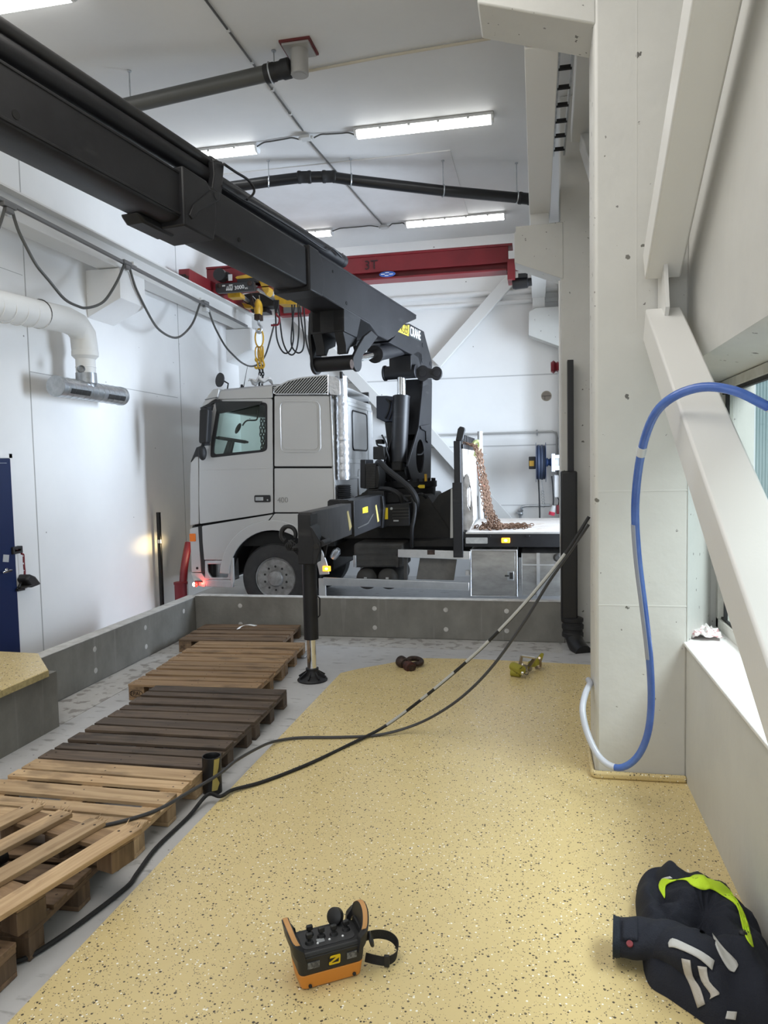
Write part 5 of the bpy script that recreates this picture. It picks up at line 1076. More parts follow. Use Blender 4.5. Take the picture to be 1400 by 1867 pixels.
for f0, f1 in ((.10, .38), (.66, .94)):
    y0, y1 = dL.y + (dR.y - dL.y) * f0, dL.y + (dR.y - dL.y) * f1; rings = []
    for a in (-38, -28, -18, -8): a_ = math.radians(a); rings.append([V((dx + .1155 * math.cos(a_), y, zc_ + .1155 * math.sin(a_))) for y in (y0, y1)])
    b = MB(); b.loft(rings, closed=False, caps=False); b.build('grille', DARK, df)
# wall pole, red sleeve with bent pipe, alarm box with hanging plug
q0, q1 = P(291, 934, x=-5.38), P(293, 1100, x=-5.38)
b = MB(); b.cyl((-5.40, q0.y, 0), (-5.40, q0.y, q0.z), .032, n=18); o = b.build('wall_pipe', mat('black_steel_pipe', (.02, .02, .02), .25, .4)); tag(o, 'short black standpipe on the left wall lit by the headlamp', 'pipe')
b = MB(); b.lathe([(.0, 0), (.036, 0), (.036, .05), (.0, .05)], (-5.40, q0.y, P(291, 990, x=-5.4).z), (0, 0, 1), 18); b.build('pipe_collar', ZINC, o)
rp = thing('red_pipe', 'red plastic pipe bending out of a wide red sleeve by the left wall', 'pipe', (-5.2, 9.9, 0))
w_ = lambda px, py: P(px, py, x=-5.1)
q = w_(330, 1080); q1 = w_(330, 1061)
b = MB(); b.lathe([(.06, 0), (.09, .0), (.09, q1.z - .03), (.10, q1.z - .03), (.10, q1.z), (.075, q1.z)], (-5.1, q.y, 0), (0, 0, 1), 24); b.build('sleeve', REDP, rp)
b = MB(); b.tube([w_(333, 1090), w_(334, 1060), w_(336, 1035), w_(340, 1010), w_(344, 990)], .055, 16, 4); b.build('bent_pipe', REDP, rp)
q = P(32, 1002, x=LW); ab = thing('alarm_box', 'small black framed red and white box on the left wall beside the blue door', 'box', (LW + .05, q.y, q.z - .06))
za = lambda zx, zy, x=LW + .06: P(zx / 13.34, 960 + zy / 13.34, x=x)
q0, q1 = za(310, 680), za(535, 465)
b = MB(); b.prism([(q0.y, q0.z), (q1.y, q0.z), (q1.y, q1.z), (q0.y, q1.z)], [[(q0.y + .03, q0.z + .025), (q1.y - .025, q0.z + .025), (q1.y - .025, q1.z - .03), (q0.y + .03, q1.z - .03)]], YZ, LW + .001, LW + .07); b.build('frame', BLKP, ab, bev=.006)
b = MB(); b.bx(LW + .002, LW + .03, q0.y + .03, q1.y - .025, q0.z + .025, q1.z - .03); b.build('red_panel', REDP, ab)
b = MB(); b.prism([(q0.y + .05, q1.z - .035), (q1.y - .03, q1.z - .035), (q1.y - .03, q0.z + .04)], [], YZ, LW + .031, LW + .036); b.build('white_panel', mat('pinkish_white_panel', (.62, .5, .5), .5), ab)
b = MB(); b.tube([za(520, 660), za(565, 680), za(575, 740), za(580, 860), za(590, 1000), za(600, 1080), za(600, 1180)], .011, 8, 5); b.build('red_cord', REDP, ab)
b = MB(); b.tube([za(560, 700), za(590, 800), za(575, 900), za(605, 980), za(590, 1080)], .008, 8, 5); b.build('white_cord', WPLAST, ab)
hpq = [za(555, 1150), za(465, 1290), za(520, 1370), za(610, 1490), za(850, 1400), za(700, 1210)]
b = MB(); b.prism([(p.y, p.z) for p in hpq], [], YZ, LW + .01, LW + .15); b.build('hanging_plug', BLKP, ab, bev=.02)
hpq = [za(620, 1480, LW + .152), za(845, 1395, LW + .152), za(850, 1415, LW + .152), za(640, 1498, LW + .152)]
b = MB(); b.prism([(p.y, p.z) for p in hpq], [], YZ, LW + .02, LW + .154); b.build('plug_rim', SOOT, ab)
b = MB(); b.tube([za(520, 1370), za(480, 1430), za(460, 1500)], .014, 8, 4); b.bar(za(415, 1545), za(580, 1515), .03, .028); b.build('plug_latch', BLKP, ab)
# ================================================================== BACK AND RIGHT FITTINGS
q = P(996, 722, y=BW); ph = thing('vent_hole', 'round brown lidded vent opening high on the back wall', 'vent', (q.x, BW, q.z - .08))
b = MB(); b.torus((q.x, BW - .006, q.z), (0, 1, 0), .082, .008, 30, 8); b.build('rim', mat('tan_rim', (.35, .31, .25), .6), ph)
b = MB(); b.lathe([(0, .01), (.078, .01), (.078, .0)], (q.x, BW - .001, q.z), (0, -1, 0), 28); b.build('lid', mat('brown_lid', (.22, .19, .16), .6), ph)
b = MB(); b.bx(q.x - .078, q.x + .078, BW - .016, BW - .011, q.z - .004, q.z + .004); b.bx(q.x - .03, q.x - .024, BW - .016, BW - .011, q.z - .07, q.z); b.build('lid_seam', DARK, ph)
yb = BW - .05
b = MB(); b.tube([P(700, 797, y=yb), P(905, 790, y=yb), P(1007, 787, y=yb), P(1013, 789, y=yb), P(1015, 796, y=yb), P(1016, 868, y=yb)], .018, 10); cdp = tag(b.build('water_pipe', mat('grey_pipe_paint', (.36, .36, .35), .4)), 'grey pipe running along the back wall and turning down beside the hose reel', 'pipe')
b = MB(); q = P(979, 789, y=yb); b.cyl((q.x, yb + .02, q.z + .05), (q.x, yb - .02, q.z - .05), .012); b.build('pipe_clip', ZINC, cdp)
rl = thing('hose_reel', 'blue black cable reel with a brass front mounted beside the far column', 'hose reel', (.05, 12.9, 1.8))
ry = 12.75; c_ = P(986, 843, y=ry)
b = MB()
for k in range(7): b.torus((c_.x - .055 + k * .018, ry, c_.z), (1, 0, 0), .27 + .012 * math.sin(k * 2.1), .018, 36, 8)
b.cyl((c_.x - .06, ry, c_.z), (c_.x + .06, ry, c_.z), .26, n=36); b.build('wound_cable', mat('dark_blue_cable', (.035, .05, .09), .45), rl)
for dx_ in (-.085, .075): b = MB(); b.lathe([(0, 0), (.33, 0), (.335, .008), (0, .008)], (c_.x + dx_, ry, c_.z), (1, 0, 0), 36); b.build('flange', mat('navy_flange_%d' % (dx_ > 0), (.03, .06, .16), .4), rl)
b = MB(); b.bx(c_.x - .20, c_.x - .085, ry - .08, ry + .08, c_.z - .11, c_.z + .10); hub_ = b.build('brake_box', BLKP, rl, bev=.01)
b = MB(); b.bx(c_.x - .19, c_.x - .115, ry - .085, ry - .079, c_.z - .06, c_.z + .03); b.build('brass_plate', mat('brass_plate', (.50, .31, .06), .4, .6), hub_)
b = MB(); b.lathe([(.05, .08), (.08, .1), (.05, .13), (.07, .16), (.05, .19)], (c_.x, ry, c_.z), (1, 0, 0), 16); b.build('swivel', mat('navy_metal', (.02, .04, .10), .4), rl)
b = MB(); b.bx(c_.x + .17, c_.x + .23, ry - .1, ry + .12, c_.z - .16, c_.z + .14); b.bx(c_.x + .23, .372, ry + .04, ry + .14, c_.z - .14, c_.z - .06); b.bx(c_.x + .23, .372, ry + .04, ry + .14, c_.z + .06, c_.z + .12); b.bx(c_.x + .22, .372, ry + .13, ry + .14, c_.z - .14, c_.z + .12); b.build('bracket', WPLAST, rl, bev=.006)
b = MB(); b.tube([P(981, 862, y=ry), P(983, 900, y=ry), P(984, 938, y=ry), P(984, 960, y=ry)], .014, 8); b.build('hanging_cable', RUB, rl)
q0, q1 = P(1010, 866, y=12.95), P(1021, 907, y=12.95)
b = MB(); b.bx(q0.x, .368, 12.9, 13.15, q1.z, q0.z); wb = tag(b.build('switch_box', WPLAST, bev=.012), 'white switch box on the side of the far column below the reel', 'box')
sk = thing('power_socket', 'red three phase socket and plug hanging under the white box at the far column', 'socket', (.3, 12.9, 1.0))
q0, q1 = P(1014, 921, y=12.9), P(1020, 937, y=12.9); b = MB(); b.bx(q0.x, .368, 12.87, 12.97, q1.z, q0.z); b.build('socket', REDP, sk, bev=.01)
q = P(1007, 932, y=12.85); b = MB(); b.lathe([(.0, .10), (.03, .10), (.045, .02), (.045, -.01)], q, (.25, 0, 1), 16); b.build('plug_body', GPLAST, sk)
b = MB(); b.lathe([(.045, -.01), (.052, -.02), (.05, -.07), (0, -.07)], q, (.25, 0, 1), 16); b.build('plug_collar', mat('bright_red_plastic', (.55, .04, .08), .4), sk)
b = MB(); b.tube([P(1006, 868, y=12.85), P(1008, 890, y=12.85), P(1009, 912, y=12.85), P(1008, 924, y=12.85)], .012, 8, 4); b.tube([P(1016, 907, y=12.9), P(1019, 912, y=12.9), P(1018, 921, y=12.9)], .008, 8, 4); b.build('plug_cable', RUB, sk)
b = MB(); q = P(991, 910, y=BW); 
for k in range(6): b.torus((q.x - .02 + .012 * k * .3, BW - .012, q.z + .13 - k * .05), (0, 1, 0), .022, .006, 14, 6)
b.tube([(q.x - .01, BW - .012, q.z + .13), (q.x - .03, BW - .001, q.z + .33)], .006, 6); tag(b.build('hanging_chain', ZINC), 'short grey chain hanging on the back wall under the reel', 'chain')
vp = thing('tap_pipe', 'grey valve pipe with an elbow low on the back wall behind the truck bed', 'pipe', (-.1, 13.2, 1.2))
b = MB(); b.tube([P(1003, 921, y=yb), P(960, 922, y=yb), P(952, 924, y=yb), P(949, 931, y=yb), P(948, 950, y=yb)], .022, 10); b.build('pipe', ZINC, vp)
b = MB(); b.lathe([(.035, 0), (.045, .03), (.035, .06), (.05, .09), (.03, .12)], P(949, 940, y=yb), (0, 0, 1), 14); b.bar(P(940, 935, y=yb - .03), P(949, 935, y=yb - .03), .02, .03); b.build('valve', ZINC, vp)
q = P(1014, 669, y=8.75); bn = thing('emergency_horn', 'dark red horn on the side of the middle column', 'horn', (.2, 8.75, q.z - .08))
b = MB(); b.lathe([(.0, 0), (.055, .0), (.075, .03), (.05, .06), (.075, .09), (.04, .11)], (.165, 8.75, q.z), (1, 0, 0), 18); b.build('horn', REDP, bn)
b = MB(); b.bx(.245, .272, 8.70, 8.80, q.z - .09, q.z + .07); b.build('mount', ZINC, bn)
b = MB(); b.bx(.250, .268, 8.545, 8.575, .0, 4.04); tag(b.build('corner_rail', mat('white_steel_rail', (.75, .75, .75), .35)), 'thin white steel rail up the corner of the middle column', 'rail')
# black downpipe in front of the middle column
dp_ = thing('downpipe', 'thick black downpipe with a square upper rail standing at the middle column', 'pipe', (.37, 8.3, 0))
q0, q1 = P(1034, 657, y=8.36), P(1046, 860, y=8.36); b = MB(); b.bx(q0.x, q1.x, 8.32, 8.46, q1.z - .05, q0.z); b.build('upper_rail', PIPEB, dp_, bev=.004)
qa, qb = P(1021.5, 859, y=8.3), P(1052, 859, y=8.3); qc, qd = P(1026, 1150, y=8.3), P(1061, 1150, y=8.3)
b = MB(); b.hexa([(qa.x, 8.24, qc.z + .1), (qa.x, 8.24, qa.z), (qa.x, 8.46, qc.z + .1), (qa.x, 8.46, qa.z), (qb.x, 8.24, qc.z + .1), (qb.x, 8.24, qa.z), (qb.x, 8.46, qc.z + .1), (qb.x, 8.46, qa.z)]); b.build('casing', PIPEB, dp_, bev=.02)
cc = P(1044, 1145, y=8.3); b = MB(); b.lathe([(.10, .12), (.115, .11), (.115, .08), (.105, .07), (.105, .05), (.118, .04), (.118, -.0), (.108, -.01), (.108, -.04), (.116, -.05), (.116, -.09), (.10, -.10)], (cc.x, 8.3, cc.z), (0, 0, 1), 26); b.build('coupling', RUB, dp_)
b = MB(); b.tube([V((cc.x, 8.3, cc.z - .08)), V((cc.x + .01, 8.27, .12)), V((cc.x + .04, 8.19, .05)), V((cc.x + .10, 8.06, .0))], .092, 20, 4); b.build('bend', PIPEB, dp_)
# ================================================================== PALLETS
def make_pallet(kind, marks=None, name='pallet'):
    W = WOOD[kind]; r = thing(name, 'x', 'pallet', (0, 0, 0), 'wooden pallets in the wash bay')
    rnd = random.Random(hash(kind) % 97 if False else len(kind) * 7)
    for y, w_ in ((-.3275, .145), (-.18, .10), (0, .145), (.18, .10), (.3275, .145)):
        b = MB(); j = rnd.uniform(-.006, .006); b.bx(-.6 + j, .6 + j, y - w_ / 2, y + w_ / 2, .122, .144 + rnd.uniform(-.001, .001)); tb_ = b.build('top_board', W[0], r, bev=.0025)
        b = MB()
        for sx in (-.55, 0, .55):
            for dy in (-.03, .025): b.lathe([(.0, .0007), (.006, .0004), (.006, 0)], (sx + dy * .6, y + dy, .1445), (0, 0, 1), 8)
        b.build('nail_heads', RUSTD, tb_)
    for x in (-.5275, 0, .5275):
        b = MB(); b.bx(x - .0725, x + .0725, -.4, .4, .100, .1215); b.build('stringer_board', W[1], r, bev=.002)
        for y in (-.35, 0, .35):
            b = MB(); b.bx(x - .0725, x + .0725, y - .05, y + .05, .0225, .0995); bl = b.build('block', W[2], r, bev=.003)
            if marks and x < -.4 and y < -.2:
                b = MB(); b.text(marks, (x - .055, -.401, .045), (1, 0, 0), (0, 0, 1), .048, .001)
                if marks == 'EPAL': b.torus((x, -.401, .061), (0, 1, 0), .030, .0025, 26, 6, 2.0, (1, 0, 0))
                b.build('burned_mark', mat('burned_mark_' + marks.lower(), (.02, .012, .008), .7), bl)
    for y in (-.35, 0, .35):
        b = MB(); b.bx(-.6, .6, y - .05, y + .05, 0, .022); b.build('bottom_board', W[0], r, bev=.002)
    return r
def put(r, x, y, deg, label): r.location = (x, y, .0025); r.rotation_euler = (0, 0, math.radians(deg)); r['label'] = label; return r
pA = put(make_pallet('brown', 'JIC'), -3.37, 7.985, 4, 'farthest wooden pallet in the corner of the low concrete walls, stamped JIC')
pB = put(make_pallet('tan'), -3.05, 7.15, 3.5, 'brown wooden pallet just in front of the farthest one, beside the stabiliser leg')
pC = put(make_pallet('tan', 'EPAL'), -3.0, 6.32, 2.5, 'light brown wooden pallet with the round EPAL stamp on its corner block')
pD = put(make_pallet('dark'), -2.70, 5.52, 2.0, 'dark grey wooden pallet between the EPAL stamped one and another dark one')
pE = put(copy_tree(pD), -2.69, 4.68, .6, 'dark grey wooden pallet left of the black pipe stub')
pF = put(make_pallet('fresh'), -2.69, 3.845, -.5, 'pale wooden pallet with fresh boards, behind the broken one')
pH = put(make_pallet('brown'), -2.71, 3.0, 1.5, 'dark brown wooden pallet lying under the broken one')
pI = put(copy_tree(pH), -2.70, 2.14, -1, 'dark wooden pallet nearest to the camera at the left edge')
# broken pallet on top
W = WOOD['fresh']; g_ = thing('broken_pallet', 'pale broken wooden pallet with splintered board ends lying across the others', 'pallet', (0, 0, 0))
for i, (y, w_, x1, ms) in enumerate(((-.345, .105, .62, 0), (-.125, .105, .60, 0), (.105, .10, .60, 0), (.32, .10, .60, 0))):
    b = MB(); b.bx(-.62, x1, y - w_ / 2, y + w_ / 2, .122, .147); bd = b.build('top_board', W[0], g_, bev=.003)
    for k in range(9):
        yy = y - w_ / 2 + w_ * (k + .5) / 9; L = random.uniform(.008, .045); b = MB(); b.cyl((x1 - .01, yy, .135 + random.uniform(-.006, .008)), (x1 + L, yy + random.uniform(-.006, .006), .14 + random.uniform(-.004, .03)), .005, .0008, 6); b.build('splinter', W[0], bd)
    for dy in (-.03, .03): b = MB(); b.lathe([(0, .0007), (.007, .0004), (.007, 0)], (x1 - .06 - dy * .3, y + dy, .1475), (0, 0, 1), 8); b.build('nail_head', RUSTD, bd)
for x in (-.5, 0, .51):
    b = MB(); b.bx(x - .07, x + .07, -.38, .4, .100, .1215); b.build('stringer_board', WOOD['tan'][1], g_, bev=.002)
    for y in (-.33, .02, .35):
        b = MB(); b.bx(x - .0725, x + .0725, y - .05, y + .05, .0, .0995); b.build('block', WOOD['brown'][2], g_, bev=.004)
v_ = V((math.cos(math.radians(-14)), math.sin(math.radians(-14)))); u_ = V((-v_.y, v_.x))
cn = V((-1.935, 3.205)) - u_ * .60 - v_ * .385
g_.location = (cn.x, cn.y, .148); g_.rotation_euler = (0, 0, math.radians(76))
b = MB(); b.tube([(-2.78, 2.30, .19), (-2.56, 3.05, .19)], .035, 14); tag(b.build('black_tube', RUB), 'black tube lying under the boards of the broken pallet', 'tube')
# loose white strip, black pipe stub, film scrap
b = MB(); b.ribbon([P(434, 1147, z=.16), P(440, 1142, z=.175), P(452, 1139, z=.17), P(466, 1141, z=.15)], (0.02, .045, 0), .004, 5); tag(b.build('plastic_strip', STRIP, bev=.001), 'white plastic strap end lying on the farthest pallet', 'strap')
b = MB()
for k in range(5): b.ell(P(553 + k * 2, 1197 - k * 2, z=.02), .03, .03, .016 + .004 * (k % 3), 8, 6)
tag(b.build('film_scrap', mat('crumpled_clear_film', (.6, .62, .64), .15, trans=.5)), 'crumpled clear film scrap beside the pallets at the stabiliser leg', 'film')
q = P(413, 1440, z=0); st_ = V((-2.035, 4.27, 0))
b = MB(); b.lathe([(.054, .0), (.060, .0), (.060, .235), (.054, .235), (.050, .22), (.050, .0)], st_, (0, 0, 1), 28); o = tag(b.build('pipe_stub', PIPEB), 'short black upright pipe stub beside the dark pallets, with a yellow paint splash', 'pipe')
b = MB(); rings = []
for zf in (0, .2, .45, .7, 1):
    wv = .55 + .25 * math.sin(zf * 9); a0 = -70 + 20 * zf
    rings.append([st_ + V((.0612 * math.cos(math.radians(a0 + wv * 60 * k / 6)), .0612 * math.sin(math.radians(a0 + wv * 60 * k / 6)), .03 + .2 * zf)) for k in range(7)])
b.loft(rings, closed=False, caps=False); b.build('paint_splash', mat('yellow_paint_splash', (.42, .34, .10), .5), o)
# ================================================================== CABLES AND HOSES
def cable(pp, r=.0115):
    out = []
    for (px, py, how, val) in pp: q = P(px, py, **{how: val}); q.x = min(q.x, CX0 - .014) if how == 'y' and val > 4.8 else q.x; out.append(q)
    return out
c1 = cable([(1080, 942, 'y', 5.12), (1030, 1010, 'y', 5.12), (960, 1096, 'y', 5.15), (900, 1160, 'y', 5.2), (850, 1207, 'y', 5.25), (780, 1266, 'y', 5.3), (705, 1322, 'y', 5.36), (640, 1356, 'z', .042), (560, 1394, 'z', .042), (480, 1425, 'z', .042), (425, 1440, 'z', .05), (402, 1452, 'z', .06)])
tail = [V((-2.0, 4.12, .05)), V((-2.02, 3.9, .014)), V((-2.03, 3.55, .014)), V((-2.0, 3.3, .014)), P(230, 1618, z=.014), P(150, 1680, z=.014), P(85, 1725, z=.014), P(45, 1748, z=.014), P(10, 1757, z=.014)]
ca = MB(); ca.tube(c1 + tail, .0115, 8, 6)
o = tag(ca.build('black_cable', RUB), 'black cable with whitish grime sagging from the column down to the bay edge', 'cable')
cc_ = catmull(c1, 6)
for i0, i1 in ((6, 17), (19, 24), (26, 29), (30, 31), (33, 36)):
    b = MB(); b.tube([p + V((0, -.0015, .0022)) for p in cc_[i0:i1 + 1]], .0112, 8); b.build('grime', WIPED, o)
c2_ = cable([(1080, 956, 'y', 5.16), (1035, 1012, 'y', 5.18), (1000, 1062, 'y', 5.2), (955, 1135, 'y', 5.22), (900, 1212, 'y', 5.26), (850, 1264, 'y', 5.3), (800, 1300, 'y', 5.34), (750, 1324, 'y', 5.38), (690, 1340, 'z', .044), (620, 1344, 'z', .043), (545, 1345, 'z', .044), (500, 1352, 'z', .05)])
c2_ += [P(470, 1364, z=.10), P(430, 1387, z=.155), P(400, 1411, z=.158), P(350, 1441, z=.158), P(290, 1475, z=.158), P(235, 1494, z=.158), P(185, 1506, z=.158)]
b = MB(); b.tube(c2_, .0105, 8, 6); tag(b.build('grey_cable', mat('dark_grey_cable', (.045, .045, .048), .4)), 'dark grey cable sagging from the column over the floor onto the pale pallet', 'cable')
# blue hose
bh = [(1500, 800, 3.5), (1440, 765, 3.45), (1400, 742, 3.4), (1340, 713, 3.4), (1280, 706, 3.45), (1225, 725, 3.5), (1190, 762, 3.6), (1168, 830, 3.75), (1158, 920, 3.9), (1162, 1010, 4.0), (1174, 1110, 4.1), (1184, 1200, 4.2), (1187, 1280, 4.3), (1180, 1340, 4.35), (1160, 1382, 4.4), (1128, 1400, 4.45), (1095, 1383, 4.52), (1072, 1340, 4.6), (1062, 1295, 4.68), (1068, 1262, 4.8), (1076, 1247, 4.95), (1079, 1240, 5.1)]
hp_ = [V((min(p.x, CX0 - .022) if p.y > 4.79 else p.x, p.y, p.z)) for p in catmull([P(x, y, y=yy) for x, y, yy in bh], 5)]
ha = thing('air_hose', 'blue air hose hanging in a long loop in front of the white column', 'hose', (.5, 4.2, .2))
b = MB(); b.tube(hp_[10:77], .0205, 12); b.build('hose', BLUEH, ha)
for seg_ in (hp_[:11], hp_[76:]): b = MB(); b.tube(seg_, .0203, 12); b.build('pale_hose_end', BLUEC, ha)
b = MB(); b.tube(hp_[34:36], .0225, 12); b.build('tape_band', mat('pale_tape', (.55, .57, .6), .5), ha)
b = MB(); b.tube([p + V((-.006, -.004, 0)) for p in hp_[42:56]], .0172, 10); b.build('worn_patch', mat('grey_blue_wear', (.30, .33, .42), .4), ha)
# ================================================================== SMALL THINGS ON THE FLOOR
from mathutils.bvhtree import BVHTree
# --- work jacket: one crumpled body, one sleeve, bands lying on it
def jp(zx, zy, z): return P(1080 + zx / 4.375, 1560 + zy / 4.375, z=z)
jk = thing('work_jacket', 'crumpled navy work jacket with yellow and silver bands on the floor by the right wall', 'jacket', (.66, 3.15, FZ))
foot = [(345, 330), (380, 265), (480, 250), (560, 300), (700, 330), (900, 330), (1050, 420), (1180, 560), (1290, 700), (1370, 800), (1480, 1000), (1500, 1400), (1300, 1440), (1000, 1400), (760, 1250), (600, 1140), (470, 1060), (420, 960), (400, 850), (390, 700), (350, 480)]
base = [jp(x, y, FZ) for x, y in foot]
base = [V((min(p.x, RW - .015), p.y, p.z)) for p in catmull(base, 5, True)]
cen = V((.665, 3.12, FZ)); NR = 30
def ridge(p, k):
    return abs(math.sin(p.x * k[0] + p.y * k[1] + k[2] + 1.3 * math.sin(p.x * k[3] - p.y * k[4])))
CR = [(jp(500, 230, .12), jp(640, 640, .16), .055, .032), (jp(620, 330, .2), jp(1000, 620, .2), .035, .03), (jp(420, 480, .1), jp(620, 640, .15), .03, .025), (jp(760, 560, .2), jp(900, 420, .2), .03, .02), (jp(560, 900, .1), jp(640, 1120, .05), .03, .025)]
def crease(q):
    t = 0
    for a, c, dep, wd in CR:
        ab = (c - a); ab.z = 0; aq = (q - a); aq.z = 0; u = max(0, min(1, aq.dot(ab) / ab.length_squared)); t += dep * math.exp(-((aq - ab * u).length / wd) ** 2)
    return t
rings = []
for i in range(NR + 1):
    f = i / NR; ring = []
    for p in base:
        q = p.lerp(cen, f ** 1.15 * .985); prof = math.sin(math.pi / 2 * min(1, f * 1.25)) ** .62
        h = .215 * prof
        h += prof * (.016 * math.sin(q.x * 21 + q.y * 12 + 1.5 * math.sin(q.y * 9)) * min(1, 2.2 * f) + .014 * math.sin(-q.x * 17 + q.y * 33 + 1.4 * math.sin(q.x * 13)) * min(1, 2.2 * f) + .014 * (1 - ridge(q, (20, 13, .4, 9, 7))) ** 2)
        h -= crease(q) * prof
        h -= .11 * math.exp(-((q.x - .63) ** 2 / .012 + (q.y - 3.05) ** 2 / .006)) * prof
        bulge = .018 * math.sin(f * math.pi) * (1 + math.sin(14 * math.atan2(q.y - cen.y, q.x - cen.x)))
        dirn = (q - cen); dirn.z = 0
        qq = q + (dirn.normalized() * bulge if dirn.length > .02 else V((0, 0, 0)))
        ring.append(V((min(qq.x, RW - .012), qq.y, FZ + .002 + max(0, h))))
    rings.append(ring)
b = MB(); b.loft(rings); bm_ = b.bm.copy(); body = b.build('body', NAVY, jk, smooth=80)
# sleeve with cuff, tab and red stud
s0, s1_, s2_, s3_ = jp(165, 640, FZ + .085), jp(370, 660, FZ + .095), jp(600, 690, FZ + .12), jp(830, 790, FZ + .15)
def ovals(path, ry, rz):
    R_ = []
    for i, p in enumerate(path):
        d = (path[min(i + 1, len(path) - 1)] - path[max(i - 1, 0)]); d.z = 0; d.normalize(); a = V((-d.y, d.x, 0)); f = i / (len(path) - 1)
        R_.append([p + a * math.cos(t) * (ry[0] + (ry[1] - ry[0]) * f) * (1 + .05 * math.sin(3 * t + i * .8)) + V((0, 0, 1)) * math.sin(t) * (rz[0] + (rz[1] - rz[0]) * f) * (1 + .07 * math.sin(2 * t + i * 1.1)) for t in [2 * math.pi * k / 28 for k in range(28)]])
    return R_
path = catmull([s0, s1_, s2_, s3_, jp(1020, 880, FZ + .10)], 6)
b = MB(); b.loft(ovals(path, (.094, .10), (.062, .09))); sv = b.build('sleeve', NAVY, jk, smooth=80)
cpth = [path[0].lerp(path[1], -.05), path[0].lerp(path[1], .5), path[1], path[2]]
b = MB(); b.loft(ovals(cpth, (.097, .097), (.066, .068))); b.build('cuff', mat('dark_teal_navy_fabric', (.008, .014, .024), .8, bump=(160, .25)), sv, smooth=80)
bj_ = bmesh.new(); bj_.from_mesh(body.data); bj_.from_mesh(sv.data); bmesh.ops.translate(bj_, verts=bj_.verts, vec=ORG[jk]); bvh = BVHTree.FromBMesh(bj_)
def drape(zx, zy, lift=.004):
    d = ray(1080 + zx / 4.375, 1560 + zy / 4.375).normalized(); h = bvh.ray_cast(EYE, d)
    if h[0] is None: return None
    return h[0] - d * lift
def band(name, left, right, m_, n=14, k=5, lift=.005, th=.004):
    L = catmull([V((x, y, 0)) for x, y in left], 6); R_ = catmull([V((x, y, 0)) for x, y in right], 6); rows = []
    for i in range(n + 1):
        a = L[round(i / n * (len(L) - 1))]; c = R_[round(i / n * (len(R_) - 1))]; row = []
        for j in range(k + 1):
            q = a.lerp(c, j / k); w_ = drape(q.x, q.y, lift)
            row.append(w_ if w_ else (row[-1] if row else (rows[-1][j] if rows else jp(q.x, q.y, .2))))
        rows.append(row)
    b = MB(); b.loft(rows, closed=False, caps=False); o = b.build(name, m_, jk, smooth=80); s_ = o.modifiers.new('thick', 'SOLIDIFY'); s_.thickness = th; s_.offset = 0; return o
lab(band('hivis_band', [(575, 340), (528, 250), (560, 185), (640, 195), (740, 195), (790, 235), (880, 275), (950, 268), (1060, 330), (1150, 400), (1190, 540), (1225, 650), (1275, 725)], [(578, 320), (580, 250), (610, 220), (690, 190), (760, 175), (830, 152), (920, 165), (1000, 200), (1080, 260), (1150, 350), (1210, 460), (1250, 580), (1284, 730)], HIVIS, 40, 7, .010), 'bright yellow band')
band('reflective_band', [(545, 260), (575, 200), (640, 180)], [(528, 245), (555, 185), (620, 166)], REFLX, 6, 3, .008)
band('reflective_band', [(605, 700), (640, 660), (760, 710), (880, 770), (972, 835)], [(610, 730), (660, 735), (760, 775), (860, 830), (955, 915)], REFLX, 12, 4, .006)
band('reflective_band', [(710, 820), (735, 940), (780, 1040), (840, 1215)], [(780, 835), (800, 960), (860, 1060), (898, 1185)], mat('beige_reflective_tape', (.45, .42, .38), .6, bump=(60, .2)), 12, 4)
band('reflective_band', [(838, 880), (870, 1000), (940, 1100), (935, 1145)], [(912, 890), (930, 1000), (1010, 1090), (1000, 1110)], mat('beige_reflective_tape_b', (.45, .42, .38), .6, bump=(60, .2)), 12, 4)
band('reflective_band', [(955, 620), (1000, 760), (1080, 900), (1130, 930)], [(960, 625), (1050, 740), (1158, 855), (1135, 925)], REFLX, 10, 4)
band('reflective_band', [(1075, 1240), (1060, 1300)], [(1152, 1245), (1140, 1310)], REFLX, 5, 4)
bs_ = bmesh.new(); 
for o_ in (sv,):
    bs_.from_mesh(o_.data); bmesh.ops.translate(bs_, verts=bs_.verts, vec=ORG[o_])
bv2 = BVHTree.FromBMesh(bs_)
def on_sleeve(zx, zy, lift=.006):
    d = ray(1080 + zx / 4.375, 1560 + zy / 4.375).normalized(); h = bv2.ray_cast(EYE, d); return (h[0] - d * lift) if h[0] else jp(zx, zy, .15)
rows = [[on_sleeve(235 + (360 - 235) * i / 5, 490 + 185 * j / 6, .008) for i in range(6)] for j in range(7)]
b = MB(); b.loft(rows, closed=False, caps=False); o = b.build('cuff_tab', NAVY, sv); o.modifiers.new('thick', 'SOLIDIFY').thickness = .004
q = on_sleeve(297, 705, .01); b = MB(); b.lathe([(.0135, 0), (.0125, .005), (.006, .006), (0, .004)], q, (EYE - q).normalized() * .6 + V((0, 0, .5)), 18); lab(b.build('press_stud', REDP, sv), 'red press stud')
q = drape(1200, 620, .012); b = MB(); b.ell(q, .016, .012, .010, 10, 8); b.build('zip_pull', BLKP, jk)
